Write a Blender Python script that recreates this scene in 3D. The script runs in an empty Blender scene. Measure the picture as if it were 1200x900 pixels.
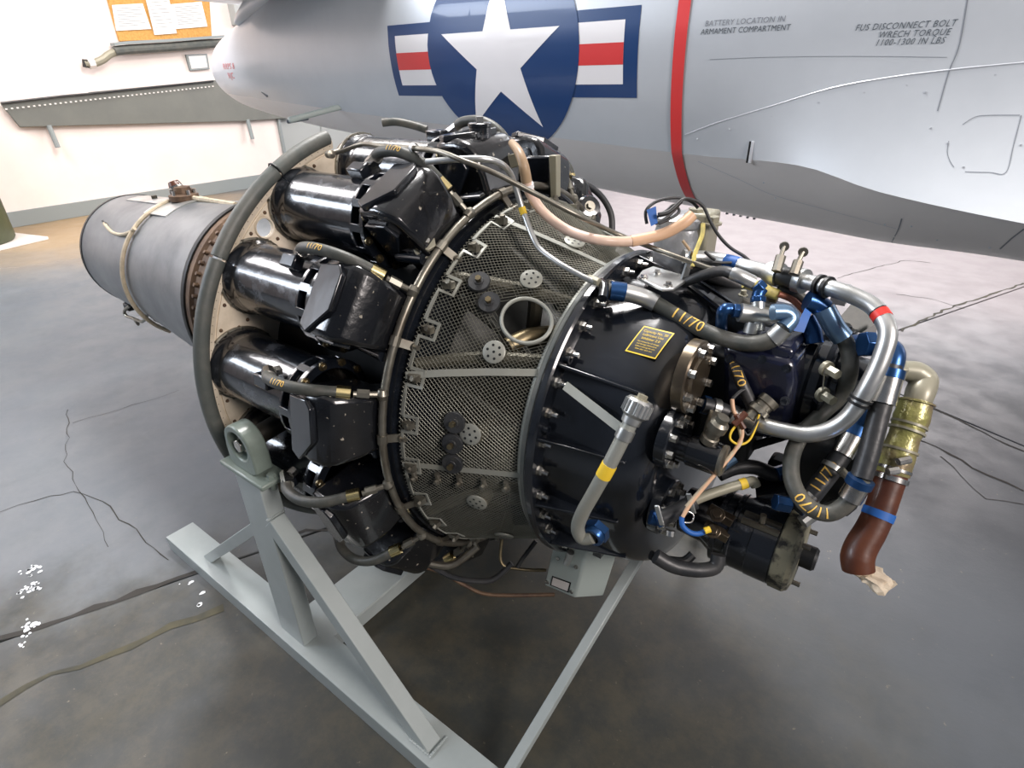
import bpy, bmesh, math, random
from mathutils import Vector as V, Matrix, noise
random.seed(7)
sc = bpy.context.scene
# ---------------------------------------------------------------- camera
loc, rt, up_, bk, fpx = [[1.3699, -1.1289, 1.4756], [0.7971, 0.60358, -0.0182], [-0.27376, 0.38807, 0.88003], [0.53823, -0.69649, 0.47457], 678.69]
cd = bpy.data.cameras.new('camera'); cam = bpy.data.objects.new('camera', cd); sc.collection.objects.link(cam)
m = Matrix((rt, up_, bk)).transposed().to_4x4(); m.translation = V(loc); cam.matrix_world = m
cd.sensor_width = 36; cd.lens = 36 * fpx / 1200; cd.clip_start = .02; sc.camera = cam
# ---------------------------------------------------------------- world, lights, exposure
wd = bpy.data.worlds.new('world'); sc.world = wd; wd.use_nodes = True
wd.node_tree.nodes['Background'].inputs[0].default_value = (.62, .70, .85, 1)
wd.node_tree.nodes['Background'].inputs[1].default_value = .16
sc.view_settings.view_transform = 'Standard'; sc.view_settings.look = 'None'
sc.view_settings.exposure = 0.0; sc.view_settings.gamma = 1
def area(name, loc, target, sx, sy, power, col):
    l = bpy.data.lights.new(name, 'AREA'); l.shape = 'RECTANGLE'; l.size = sx; l.size_y = sy; l.energy = power; l.color = col
    o = bpy.data.objects.new(name, l); sc.collection.objects.link(o); o.location = loc
    o.rotation_euler = (V(target) - V(loc)).to_track_quat('-Z', 'Y').to_euler(); return o
area('doorway_daylight', (5.2, -1.2, 3.6), (.4, .6, .6), 1.6, 1.6, 260, (1, .91, .87))
area('window_daylight', (-.8, 9.2, 3.6), (-.8, 0, 1.0), 7.0, 2.2, 640, (1, .94, .95))
area('left_cool_fill', (-5.0, -4.5, 3.8), (-1.5, .8, .9), 2.5, 1.4, 220, (.80, .88, 1))  # cool fill added on the left for the fuselage; no window stands there
area('overhead_lamp', (-.6, 1.25, 4.7), (-.6, 1.25, 0), 1.3, 1.3, 290, (1, .97, .95))
area('wall_lamp', (-4.2, 2.2, 4.7), (-6.6, 2.2, 0), 1.0, 4.5, 260, (1, .93, .88))
area('can_sheen_lamp', (-4.6, -1.2, 4.7), (-4.6, -1.2, 0), 2.4, 1.5, 200, (1, .96, .98))  # unseen lamp added for broad reflections on the can tops
AZ = 0.7464
Z0 = V((0, 0, AZ))
# ---------------------------------------------------------------- materials
def mat(name, col, rough=.5, metal=0, coat=0, col2=None, scale=8, lo=.4, hi=.65, bump=0, bscale=60, det=6, spec=.5, emit=0, rough2=None):
    M = bpy.data.materials.new(name); M.use_nodes = True; N = M.node_tree.nodes; L = M.node_tree.links; b = N['Principled BSDF']
    b.inputs['Base Color'].default_value = (*col, 1); b.inputs['Roughness'].default_value = rough; b.inputs['Metallic'].default_value = metal
    b.inputs['Coat Weight'].default_value = coat; b.inputs['Coat Roughness'].default_value = .06; b.inputs['Specular IOR Level'].default_value = spec
    if emit: b.inputs['Emission Color'].default_value = (*col, 1); b.inputs['Emission Strength'].default_value = emit
    tc = N.new('ShaderNodeTexCoord')
    if col2 is not None:
        n = N.new('ShaderNodeTexNoise'); n.inputs['Scale'].default_value = scale; n.inputs['Detail'].default_value = det; n.inputs['Roughness'].default_value = .62
        r = N.new('ShaderNodeMapRange'); r.inputs[1].default_value = lo; r.inputs[2].default_value = hi
        x = N.new('ShaderNodeMix'); x.data_type = 'RGBA'; x.inputs[6].default_value = (*col, 1); x.inputs[7].default_value = (*col2, 1)
        L.new(tc.outputs['Object'], n.inputs['Vector']); L.new(n.outputs['Fac'], r.inputs[0]); L.new(r.outputs[0], x.inputs[0]); L.new(x.outputs[2], b.inputs['Base Color'])
        if rough2 is not None:
            y = N.new('ShaderNodeMapRange'); y.inputs[3].default_value = rough; y.inputs[4].default_value = rough2
            L.new(r.outputs[0], y.inputs[0]); L.new(y.outputs[0], b.inputs['Roughness'])
    if bump:
        n2 = N.new('ShaderNodeTexNoise'); n2.inputs['Scale'].default_value = bscale; n2.inputs['Detail'].default_value = 4
        bp = N.new('ShaderNodeBump'); bp.inputs['Strength'].default_value = bump; bp.inputs['Distance'].default_value = .01
        L.new(tc.outputs['Object'], n2.inputs['Vector']); L.new(n2.outputs['Fac'], bp.inputs['Height']); L.new(bp.outputs[0], b.inputs['Normal'])
    return M
M = {}
M['black'] = mat('black_gloss_paint', (.004, .005, .007), .22, 0, .6, (.010, .013, .019), 5, bump=.06, bscale=25)
M['navy'] = mat('blue_black_paint', (.007, .009, .026), .25, 0, .5, (.012, .014, .03), 9, bump=.1, bscale=25)
M['blackspk'] = mat('black_paint_speckled', (.004, .0045, .006), .22, 0, .5, (.35, .32, .26), 75, .655, .70, bump=.15, bscale=30)
M['blackworn'] = mat('black_paint_worn', (.006, .008, .012), .22, 0, .5, (.15, .16, .18), 14, .54, .82, bump=.12, bscale=30, rough2=.5)
M['darkmetal'] = mat('dark_oily_metal', (.03, .03, .03), .4, .6, 0, (.07, .06, .045), 12)
M['cream'] = mat('cream_zinc_primer', (.72, .63, .50), .55, 0, 0, (.50, .42, .30), 9, .5, .75)
M['rubber'] = mat('grey_green_rubber', (.085, .095, .088), .5, 0, 0, (.13, .13, .115), 14, bump=.1)
M['hose'] = mat('black_hose_rubber', (.048, .052, .046), .48, 0, 0, (.10, .095, .08), 18, bump=.1, bscale=90)
M['hosedk'] = mat('dark_hose_rubber', (.02, .022, .025), .42, 0, 0, (.04, .04, .04), 18, bump=.1)
M['gold'] = mat('gold_anodised', (.92, .76, .38), .25, 1)
M['steel'] = mat('bright_steel', (.70, .69, .66), .25, 1, 0, (.45, .42, .38), 20, bump=.03)
M['alu'] = mat('satin_aluminium', (.62, .63, .62), .36, .9, 0, (.45, .46, .44), 10)
M['tube'] = mat('greenish_grey_tube', (.26, .25, .21), .38, .8, 0, (.17, .15, .12), 14)
M['brass'] = mat('dull_brass', (.30, .24, .14), .4, 1, 0, (.14, .12, .08), 30)
M['blue'] = mat('blue_anodised', (.02, .075, .21), .3, .75, .2)
M['bluelt'] = mat('pale_blue_anodised', (.16, .27, .42), .3, .7, .2)
M['screen'] = mat('grey_screen_paint', (.30, .31, .28), .45, .3, 0, (.27, .27, .23), 9)
M['wire'] = mat('screen_wire', (.20, .20, .165), .42, .5)
M['dark'] = mat('engine_dull_black', (.006, .007, .008), .45)  # plain near-black for casings, small parts, wires and openings
M['inner'] = mat('compressor_inner_casting', (.010, .011, .010), .5, .3, 0, (.03, .03, .024), 12)
M['innerlt'] = mat('compressor_inner_tube', (.15, .14, .105), .4, .5, 0, (.06, .055, .04), 12)
M['stand'] = mat('sage_grey_stand_paint', (.37, .41, .405), .38, 0, .2, (.32, .36, .355), 4, bump=.03, bscale=30)
M['standcast'] = mat('sage_green_cast_paint', (.20, .245, .215), .38, 0, .2, (.15, .185, .16), 9, bump=.1)
M['exhaust'] = mat('heat_stained_steel', (.23, .24, .245), .42, .55, 0, (.12, .13, .14), 5, .35, .7)
M['exhedge'] = mat('exhaust_edge_dark', (.03, .03, .03), .5, .5)
M['rust'] = mat('rust_brown_steel', (.16, .10, .06), .6, .4, 0, (.08, .05, .035), 20)
M['sleeve'] = mat('cream_sleeving', (.58, .48, .34), .6, 0, 0, (.40, .34, .24), 30)
M['pinkhose'] = mat('pink_cream_hose', (.72, .52, .42), .42, 0, .1, (.62, .44, .33), 10)
M['tanhose'] = mat('tan_hose', (.40, .28, .17), .45, 0, 0, (.30, .20, .12), 14)
M['orangehose'] = mat('orange_tan_hose', (.68, .43, .27), .42)
M['yellow'] = mat('yellow_tape', (.85, .58, .04), .5)
M['yellowdirty'] = mat('yellow_sleeve_dirty', (.72, .60, .16), .55, 0, 0, (.42, .36, .14), 40)
M['red'] = mat('red_paint', (.70, .03, .02), .4)
M['redbrown'] = mat('red_brown_rubber', (.105, .031, .012), .42, 0, .1, (.065, .018, .008), 14, bump=.08)
M['lime'] = mat('lime_stained_wrap', (.32, .31, .10), .35, .3, .3, (.22, .17, .10), 22, .4, .6, bump=.4, bscale=60)
M['tan'] = mat('tan_painted_fitting', (.30, .28, .21), .4, .2, .1, (.30, .29, .22), 12)
M['plastic'] = mat('crumpled_masking_tape', (.62, .54, .42), .5, 0, 0, (.45, .36, .26), 40)
M['white'] = mat('white_paint', (.82, .82, .82), .4)
M['offwhite'] = mat('off_white_label', (.78, .72, .68), .5)
M['copperw'] = mat('copper_brown_wire', (.40, .14, .08), .45, .2)
M['tapeblue'] = mat('blue_tape', (.015, .11, .40), .55)
M['ochre'] = mat('ochre_print', (.80, .50, .10), .6)
M['brownplate'] = mat('bronze_brown_plate', (.16, .13, .09), .28, .8, .2, (.08, .06, .045), 10)
M['boxgrey'] = mat('light_grey_green_box', (.45, .51, .48), .4, .1, .1)
M['canister'] = mat('scuffed_silver_can', (.55, .57, .60), .3, .5, 0, (.36, .37, .38), 14, bump=.1)
# aircraft and room
M['skin'] = mat('aircraft_silver_paint', (.58, .615, .65), .36, .2, .2, (.54, .575, .61), 2.2, bump=.012, bscale=6)
M['insblue'] = mat('insignia_blue', (.008, .045, .16), .32, 0, .3)
M['belly'] = mat('belly_bounce_lit_grey', (.80, .77, .75), .45, .05, .1, (.76, .73, .71), 2.2)  # own warm grey, lightened to stand for light bounced off the floor
M['inswhite'] = mat('insignia_white', (.86, .85, .86), .35, 0, .2)
M['insred'] = mat('insignia_red', (.72, .05, .05), .35, 0, .2)
M['stencil'] = mat('stencil_dark_print', (.08, .10, .12), .5)
M['stencilred'] = mat('stencil_red_print', (.70, .15, .15), .5)
M['seam'] = mat('panel_seam', (.22, .24, .27), .5)
M['seamlt'] = mat('fairing_bead', (.55, .58, .62), .35, .2)
M['wall'] = mat('pinkish_white_wall', (.88, .78, .73), .7, 0, 0, (.84, .74, .69), 2, bump=.03)
M['base'] = mat('grey_baseboard_paint', (.26, .29, .29), .5)
M['doorgrey'] = mat('grey_door_paint', (.40, .42, .41), .55)
M['aileron'] = mat('olive_grey_panel', (.18, .185, .165), .42, .1, 0, (.16, .165, .15), 3)
M['cork'] = mat('orange_cork', (.62, .33, .09), .8, 0, 0, (.50, .25, .06), 40)
M['paper'] = mat('white_paper', (.84, .80, .78), .7)
M['olive'] = mat('olive_drab', (.07, .085, .04), .5, 0, 0, (.05, .06, .03), 6)
M['ceil'] = mat('ceiling_paint', (.70, .70, .68), .7)
M['crack'] = mat('crack_dark', (.035, .032, .028), .9)
M['crackgold'] = mat('joint_filler', (.075, .068, .04), .85, 0, 0, (.04, .04, .032), 9)
M['paintspot'] = mat('white_paint_spatter', (.75, .78, .80), .6)
def floor_mat():
    A = bpy.data.materials.new('worn_painted_concrete'); A.use_nodes = True; N = A.node_tree.nodes; L = A.node_tree.links; b = N['Principled BSDF']
    g = N.new('ShaderNodeNewGeometry')
    def noi(s, d, r=.6):
        n = N.new('ShaderNodeTexNoise'); n.inputs['Scale'].default_value = s; n.inputs['Detail'].default_value = d; n.inputs['Roughness'].default_value = r
        L.new(g.outputs['Position'], n.inputs['Vector']); return n.outputs['Fac']
    def rng(v, a, c, o1=0, o2=1):
        r = N.new('ShaderNodeMapRange'); r.interpolation_type = 'SMOOTHSTEP'; r.inputs[1].default_value = a; r.inputs[2].default_value = c; r.inputs[3].default_value = o1; r.inputs[4].default_value = o2
        L.new(v, r.inputs[0]); return r.outputs[0]
    def mix(f, c1, c2):
        x = N.new('ShaderNodeMix'); x.data_type = 'RGBA'; L.new(f, x.inputs[0])
        for i, c in ((6, c1), (7, c2)):
            if isinstance(c, tuple): x.inputs[i].default_value = (*c, 1)
            else: L.new(c, x.inputs[i])
        return x.outputs[2]
    def spot(x, y, r0, r1):                                     # ragged colour patch: worn paint and other floor tones
        d = N.new('ShaderNodeVectorMath'); d.operation = 'DISTANCE'; d.inputs[1].default_value = (x, y, 0); L.new(g.outputs['Position'], d.inputs[0])
        a = N.new('ShaderNodeMath'); a.operation = 'MULTIPLY_ADD'; L.new(noi(2.2, 5), a.inputs[0]); a.inputs[1].default_value = 1.1; L.new(d.outputs['Value'], a.inputs[2])
        return rng(a.outputs[0], r0 + .55, r1 + .55, 1, 0)
    c = mix(rng(noi(1.3, 8, .7), .38, .62), (.118, .134, .15), (.145, .158, .168))
    c = mix(rng(noi(7, 8, .7), .5, .75, 0, .6), c, (.105, .12, .13))
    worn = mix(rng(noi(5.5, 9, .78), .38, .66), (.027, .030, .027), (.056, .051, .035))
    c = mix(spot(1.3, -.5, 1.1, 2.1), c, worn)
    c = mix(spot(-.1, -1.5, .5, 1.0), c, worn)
    c = mix(spot(-6.6, 1.6, .6, 2.6), c, (.36, .26, .15))
    c = mix(spot(2.3, 1.2, .9, 1.9), c, (.060, .068, .078))  # darker slate tone on the right-hand floor
    c = mix(spot(.6, 6.6, 2.6, 4.4), c, (.25, .225, .235))  # window light reflected by the far floor, painted in as pale pink
    c = mix(rng(noi(38, 6, .7), .64, .74, 0, .7), c, (.24, .21, .14))
    c = mix(rng(noi(70, 4, .7), .72, .78, 0, .6), c, (.35, .36, .36))
    L.new(c, b.inputs['Base Color'])
    L.new(rng(noi(5, 6), .35, .7, .46, .62), b.inputs['Roughness'])
    bp = N.new('ShaderNodeBump'); bp.inputs['Strength'].default_value = .12; bp.inputs['Distance'].default_value = .003; L.new(noi(60, 8, .7), bp.inputs['Height']); L.new(bp.outputs[0], b.inputs['Normal'])
    return A
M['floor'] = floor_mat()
# ---------------------------------------------------------------- mesh helpers
def cat(P, n=8):
    P = [V(p) for p in P]; out = []
    if len(P) < 3: return P
    for i in range(len(P) - 1):
        a = P[max(0, i - 1)]; b = P[i]; c = P[i + 1]; d = P[min(len(P) - 1, i + 2)]
        for k in range(n):
            t = k / n; out.append(.5 * ((2 * b) + (c - a) * t + (2 * a - 5 * b + 4 * c - d) * t * t + (3 * b - a - 3 * c + d) * t ** 3))
    out.append(P[-1]); return out
class B:
    def __init__(s): s.v = []; s.f = []
    def add(s, vs, fs):
        o = len(s.v); s.v += [tuple(v) for v in vs]; s.f += [tuple(i + o for i in f) for f in fs]
    def tube(s, P, r, seg=10, sm=6, caps=True, closed=False):
        if sm and len(P) > 2:
            if isinstance(r, (list, tuple)):
                R = []
                for i in range(len(P) - 1): R += [r[i] + (r[i + 1] - r[i]) * k / sm for k in range(sm)]
                r = R + [r[-1]]
            P = cat(P, sm)
        P = [V(p) for p in P]; n = len(P)
        if not isinstance(r, (list, tuple)): r = [r] * n
        T = [(P[(i + 1) % n if closed else min(i + 1, n - 1)] - P[(i - 1) % n if closed else max(i - 1, 0)]).normalized() for i in range(n)]
        N = T[0].orthogonal().normalized(); vs = []; fs = []
        for i in range(n):
            N = (N - T[i] * N.dot(T[i])); N = N.normalized() if N.length > 1e-6 else T[i].orthogonal().normalized(); Bn = T[i].cross(N)
            for k in range(seg):
                a = 2 * math.pi * k / seg; vs.append(P[i] + (N * math.cos(a) + Bn * math.sin(a)) * r[i])
        for i in range(n if closed else n - 1):
            for k in range(seg):
                j = (i + 1) % n
                fs.append((i * seg + k, i * seg + (k + 1) % seg, j * seg + (k + 1) % seg, j * seg + k))
        if caps and not closed: fs += [tuple(range(seg))[::-1], tuple((n - 1) * seg + k for k in range(seg))]
        s.add(vs, fs); return s
    def lathe(s, prof, o=(0, 0, 0), d=(1, 0, 0), seg=24, a0=0, a1=360):
        o = V(o); d = V(d).normalized(); n = V((0, 0, 1)); n = (n - d * n.dot(d)); n = n.normalized() if n.length > .05 else V((1, 0, 0)); b = d.cross(n)
        full = (a1 - a0) >= 360; c = seg if full else seg + 1; vs = []; fs = []
        for (a, r) in prof:
            for k in range(c):
                t = math.radians(a0 + (a1 - a0) * k / seg); vs.append(o + d * a + (n * math.cos(t) + b * math.sin(t)) * r)
        for i in range(len(prof) - 1):
            for k in range(seg):
                k2 = (k + 1) % c; fs.append((i * c + k, i * c + k2, (i + 1) * c + k2, (i + 1) * c + k))
        s.add(vs, fs); return s
    def cyl(s, a, b, r, r2=None, seg=12):
        a = V(a); b = V(b); r2 = r if r2 is None else r2; L = (b - a).length
        return s.lathe([(0, 0.0001), (0, r), (L, r2), (L, 0.0001)], a, b - a, seg)
    def box(s, c, size, R=None):
        c = V(c); h = [x / 2 for x in size]; vs = []
        for x in (-1, 1):
            for y in (-1, 1):
                for z in (-1, 1):
                    p = V((x * h[0], y * h[1], z * h[2])); vs.append(c + (R @ p if R else p))
        s.add(vs, [(0, 1, 3, 2), (4, 6, 7, 5), (0, 4, 5, 1), (2, 3, 7, 6), (0, 2, 6, 4), (1, 5, 7, 3)]); return s
    def bar(s, a, b, w, h, upv=(0, 0, 1)):
        a = V(a); b = V(b); d = (b - a); L = d.length; d.normalize(); y = V(upv).cross(d).normalized(); z = d.cross(y)
        return s.box((a + b) / 2, (L, w, h), Matrix((d, y, z)).transposed())
    def prism(s, poly, fn0, fn1):
        n = len(poly); s.add([fn0(*p) for p in poly] + [fn1(*p) for p in poly], [tuple(range(n))[::-1], tuple(range(n, 2 * n))] + [(i, (i + 1) % n, n + (i + 1) % n, n + i) for i in range(n)]); return s
    def hexb(s, p, d, r, h, washer=True):
        p = V(p); d = V(d).normalized()
        if washer: s.cyl(p, p + d * h * .25, r * 1.5, seg=12)
        return s.cyl(p + d * h * .25, p + d * h, r, seg=6)
    def build(s, name, m, parent=None, bevel=0, ang=35, org=None, seg=2, **pr):
        me = bpy.data.meshes.new(name)
        if org is None: org = V(parent['_o']) if parent is not None and '_o' in parent else V((0, 0, 0))
        me.from_pydata([tuple(V(v) - V(org)) for v in s.v], [], s.f); me.update()
        bm = bmesh.new(); bm.from_mesh(me); bmesh.ops.remove_doubles(bm, verts=bm.verts, dist=2e-5); bmesh.ops.recalc_face_normals(bm, faces=bm.faces); bm.to_mesh(me); bm.free()
        me.materials.append(M[m] if isinstance(m, str) else m)
        me.shade_smooth(); me.set_sharp_from_angle(angle=math.radians(ang))
        o = bpy.data.objects.new(name, me); sc.collection.objects.link(o)
        if parent is not None: o.parent = parent; o['_o'] = tuple(org)
        else: o.location = org
        if bevel:
            md = o.modifiers.new('bevel', 'BEVEL'); md.width = bevel; md.segments = seg; md.limit_method = 'ANGLE'; md.angle_limit = math.radians(40)
        for k, v in pr.items(): o[k] = v
        return o
def tag(o, label, cat_, group=None):
    o['label'] = label; o['category'] = cat_
    if group: o['group'] = group
    return o
def empty(name, at, label, cat_, group=None):
    o = bpy.data.objects.new(name, None); sc.collection.objects.link(o); o.location = at; o['_o'] = tuple(at); return tag(o, label, cat_, group)
def struct(o): o['kind'] = 'structure'; return o
def part(b, name, m, parent, **k): return b.build(name, m, parent, **k)
def tube(name, P, r, m, parent, **k):
    kw = {a: k.pop(a) for a in ('seg', 'sm', 'closed') if a in k}; return B().tube(P, r, **kw).build(name, m, parent, **k)
def textmesh(s, size, spacing=1.0):
    c = bpy.data.curves.new('txt', 'FONT'); c.body = s; c.size = size; c.space_character = spacing; c.align_x = 'CENTER'; c.align_y = 'CENTER'; c.resolution_u = 2; c.space_line = 1.05
    o = bpy.data.objects.new('txt', c); sc.collection.objects.link(o); bpy.context.view_layer.update()
    me = o.evaluated_get(bpy.context.evaluated_depsgraph_get()).to_mesh()
    vs = [tuple(v.co) for v in me.vertices]; fs = [tuple(p.vertices) for p in me.polygons]
    bpy.data.objects.remove(o); bpy.data.curves.remove(c); return vs, fs
def chop(vs, fs, cell):                                       # cut flat letters finely so that they can bend
    bm = bmesh.new(); vv = [bm.verts.new(v) for v in vs]
    for f in fs:
        try: bm.faces.new([vv[i] for i in f])
        except ValueError: pass
    for i, nn in ((0, (1, 0, 0)), (1, (0, 1, 0))):
        a0 = min(v[i] for v in vs); a1 = max(v[i] for v in vs); k = int((a1 - a0) / cell) + 1
        for j in range(1, k):
            c = [0, 0, 0]; c[i] = a0 + (a1 - a0) * j / k; bmesh.ops.bisect_plane(bm, geom=bm.verts[:] + bm.edges[:] + bm.faces[:], plane_co=c, plane_no=nn)
    bm.verts.index_update(); r = [tuple(v.co) for v in bm.verts], [tuple(v.index for v in f.verts) for f in bm.faces]; bm.free(); return r
def text(s, size, fn, name, m, parent, **k):
    vs, fs = textmesh(s, size, k.pop('spacing', 1.0)); cell = k.pop('cell', 0); b = B()
    if cell: vs, fs = chop(vs, fs, cell)
    b.add([fn(x, y) for x, y, z in vs], fs)
    return b.build(name, m, parent, **k)
def hose_text(s, size, Q, frac, r, name, parent, m='ochre', view=(0, -.75, .65)):
    Q = [V(q) for q in Q]; S = [0]
    for a, b_ in zip(Q, Q[1:]): S.append(S[-1] + (b_ - a).length)
    def at(d):
        d = max(0, min(S[-1] - 1e-6, d)); i = 0
        while S[i + 1] < d: i += 1
        return Q[i].lerp(Q[i + 1], (d - S[i]) / (S[i + 1] - S[i]))
    def fn(u, v):
        d = frac * S[-1] + u; c = at(d); t = (at(d + .006) - at(d - .006)).normalized(); n = V(view); n = (n - t * n.dot(t)).normalized(); bb = n.cross(t)
        return c + (n * math.cos(v / r) + bb * math.sin(v / r)) * (r + .0009)
    return text(s, size, fn, name, m, parent, cell=.0035)
def along(P, s0, s1, sm=6):
    Q = cat(P, sm); n = len(Q) - 1; a = s0 * n; b = s1 * n
    def at(t):
        i = min(int(t), n - 1); return Q[i].lerp(Q[i + 1], t - i)
    k = max(2, int(b - a) + 2); return [at(a + (b - a) * i / k) for i in range(k + 1)]
def band(name, P, s0, s1, r, m, parent, **k): return B().tube(along(P, s0, s1, 12), r + .0006, seg=20, sm=0).build(name, m, parent, **k)
def ax(x, r, deg):
    t = math.radians(deg); return V((x, -r * math.cos(t), AZ + r * math.sin(t)))

# ================================================================ SETTING
# floor slabs between the saw-cut joints, over a dark bed
def clipslab(u0, u1, v0, v1, g=.004):
    o = V((-.362, -.657)); du = V((math.cos(math.radians(66.2)), math.sin(math.radians(66.2)))); dv = V((-du.y, du.x))
    return [o + du * a + dv * b for a, b in ((u0 + g, v0 + g), (u1 - g, v0 + g), (u1 - g, v1 - g), (u0 + g, v1 - g))]
fl = B(); fl.box((0, 2, -.12), (26, 26, .16)); fl = struct(fl.build('floor', 'crack'))
Us = [-9, -3.2, 3.21, 8.2, 13]; Vs = [-9.5, -5.2, 0, 4.9, 10]
for i in range(4):
    for j in range(4):
        q = clipslab(Us[i], Us[i + 1], Vs[j], Vs[j + 1], .004)
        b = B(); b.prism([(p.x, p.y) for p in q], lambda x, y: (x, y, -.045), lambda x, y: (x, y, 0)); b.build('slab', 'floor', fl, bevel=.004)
def ribbon(P, w, name, m, parent, z=.0012, jag=.01, **k):
    Q = []
    P = [V((p[0], p[1], 0)) for p in P]
    for a, b_ in zip(P, P[1:]):
        n = max(2, int((b_ - a).length / .05)); Q += [a.lerp(b_, i / n) for i in range(n)]
    Q.append(P[-1]); vs = []; fs = []
    for i, q in enumerate(Q):
        t = (Q[min(i + 1, len(Q) - 1)] - Q[max(i - 1, 0)]).normalized(); nn = V((-t.y, t.x, 0)); j = random.uniform(-jag, jag); ww = w * random.uniform(.4, 1.3)
        vs += [tuple(q + nn * (j + ww / 2) + V((0, 0, z))), tuple(q + nn * (j - ww / 2) + V((0, 0, z)))]
    for i in range(len(Q) - 1): fs.append((2 * i, 2 * i + 1, 2 * i + 3, 2 * i + 2))
    b = B(); b.add(vs, fs); return b.build(name, m, parent, **k)
for P, w, mm in [
    ([(-0.642,-1.252,0.000),(-0.591,-1.142,0.000),(-0.487,-0.925,0.000),(-0.362,-0.657,0.000)],.026,'crack'),
    ([(-0.383,-1.271,0.000),(-0.344,-1.207,0.000),(-0.326,-1.093,0.000),(-0.254,-0.966,0.000),(-0.211,-0.814,0.000),(-0.150,-0.678,0.000)],.028,'crackgold'),
    ([(-1.296,-0.956,-0.000),(-1.259,-0.796,-0.000),(-1.206,-0.738,-0.000),(-1.040,-0.690,-0.000),(-0.812,-0.688,0.000),(-0.501,-0.677,0.000)],.004,'crack'),
    ([(-1.988,-0.488,0.000),(-1.480,-0.667,0.000),(-1.192,-0.727,0.000),(-0.994,-0.731,0.000),(-0.742,-0.775,0.000)],.003,'crack'),
    ([(-1.828,-0.524,0.000),(-1.770,-0.333,0.000),(-1.718,-0.056,0.000)],.003,'crack'),
    ([(1.471,1.676,0.000),(1.570,1.640,0.000),(1.694,1.555,0.000),(1.860,1.490,-0.000)],.012,'crack'),
    ([(1.507,2.014,0.000),(1.679,1.930,0.000),(1.863,1.811,0.000)],.012,'crack'),
    ([(1.575,1.566,0.000),(1.670,1.453,0.000),(1.743,1.342,0.000),(1.859,1.384,0.000)],.004,'crack'),
    ([(1.265,2.998,0.000),(1.469,3.605,0.000),(1.889,4.542,0.000)],.016,'crackgold'),
    ([(0.723,3.906,0.000),(0.854,4.206,0.000),(1.091,4.739,0.000),(1.273,4.769,-0.000)],.006,'crack'),
    ([(1.151,3.741,0.000),(1.357,3.773,0.000),(1.562,3.669,0.000)],.006,'crack'),
    ([(-0.260,-0.344,0.000),(-0.210,-0.280,0.000),(-0.097,-0.181,-0.000),(-0.050,-0.118,-0.000)],.012,'crack')]:
    ribbon(P, w, 'crack', mm, fl)
# white paint drips on the slab by the stand
b = B(); rs = random.Random(3)
for c, n in (((-0.845,-0.991,0.000), 14), ((-0.748,-1.022,0.000), 18), ((-0.569,-1.077,0.000), 9), ((-0.515,-1.101,0.000), 8), ((-0.340,-0.692,0.000), 3), ((-0.243,-0.696,0.000), 3)):
    for i in range(n):
        x = c[0] + rs.gauss(0, .016); y = c[1] + rs.gauss(0, .016); r = rs.uniform(.003, .010)
        b.add([(x + r * math.cos(a) * rs.uniform(.6, 1.2), y + r * math.sin(a) * rs.uniform(.6, 1.2), .0016) for a in [k * .785 for k in range(8)]], [tuple(range(8))])
b.build('paint_spatter', 'paintspot', fl, kind='stuff')
WX = -7.3
b = B(); b.box((WX - .1, -1.5, 2.6), (.2, 11.76, 5.2)); struct(b.build('wall_left', 'wall'))
b = B(); b.box((WX + .012, -1.5, .085), (.024, 11.76, .17)); struct(b.build('baseboard_left', 'base', bevel=.004))
d = B(); d.box((WX - .1, 7.2, 2.6), (.14, 5.62, 5.2)); door = struct(d.build('door_1', 'doorgrey'))
for y in (5.2, 6.8, 8.4): B().box((WX - .02, y, 2.6), (.03, .05, 5.1)).build('door_rib', 'doorgrey', door)
b = B(); b.box((WX + .02, 4.40, 2.6), (.06, .035, 5.2)); struct(b.build('trim_1', 'base'))
bw = B(); bw.box((.5, 10.1, .9), (16, .2, 1.8)); bw.box((.5, 10.1, 5.0), (16, .2, .6))
for x in (-7.4, -2.6, 2.3, 8.3): bw.box((x, 10.1, 3.2), (.5, .2, 3.2))
struct(bw.build('wall_back', 'wall'))
for i, (xa, xb) in enumerate(((-7.15, -2.85), (-2.35, 2.05), (2.55, 8.05))):
    w = B()
    for k in range(5):
        x = xa + (xb - xa) * k / 4; w.box((x, 10.05, 3.25), (.05, .06, 2.9))
    for z in (1.83, 2.8, 3.75, 4.67): w.box(((xa + xb) / 2, 10.05, z), (xb - xa, .06, .05))
    wo = struct(w.build('window_%d' % (i + 1), 'white'))
b = B(); b.box((.5, 3.2, 5.3), (16, 14, .2)); struct(b.build('ceiling', 'ceil'))
# ceiling lamp fittings that carry the area lights; rear one added for can reflections
for x, y, sx, sy, nm in ((-.6, 1.25, 1.5, 1.5, 'square ceiling lamp housing above the engine'), (-4.2, 2.2, 1.1, 4.6, 'long ceiling lamp housing above the pinkish wall'), (-4.6, -1.2, 2.5, 1.6, 'wide housing of the added reflection lamp behind the exhaust pipe')):
    b = B(); b.box((x, y, 4.96), (sx, sy, .46)); tag(b.build('ceiling_lamp', 'white', bevel=.01), nm, 'lamp')
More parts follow.
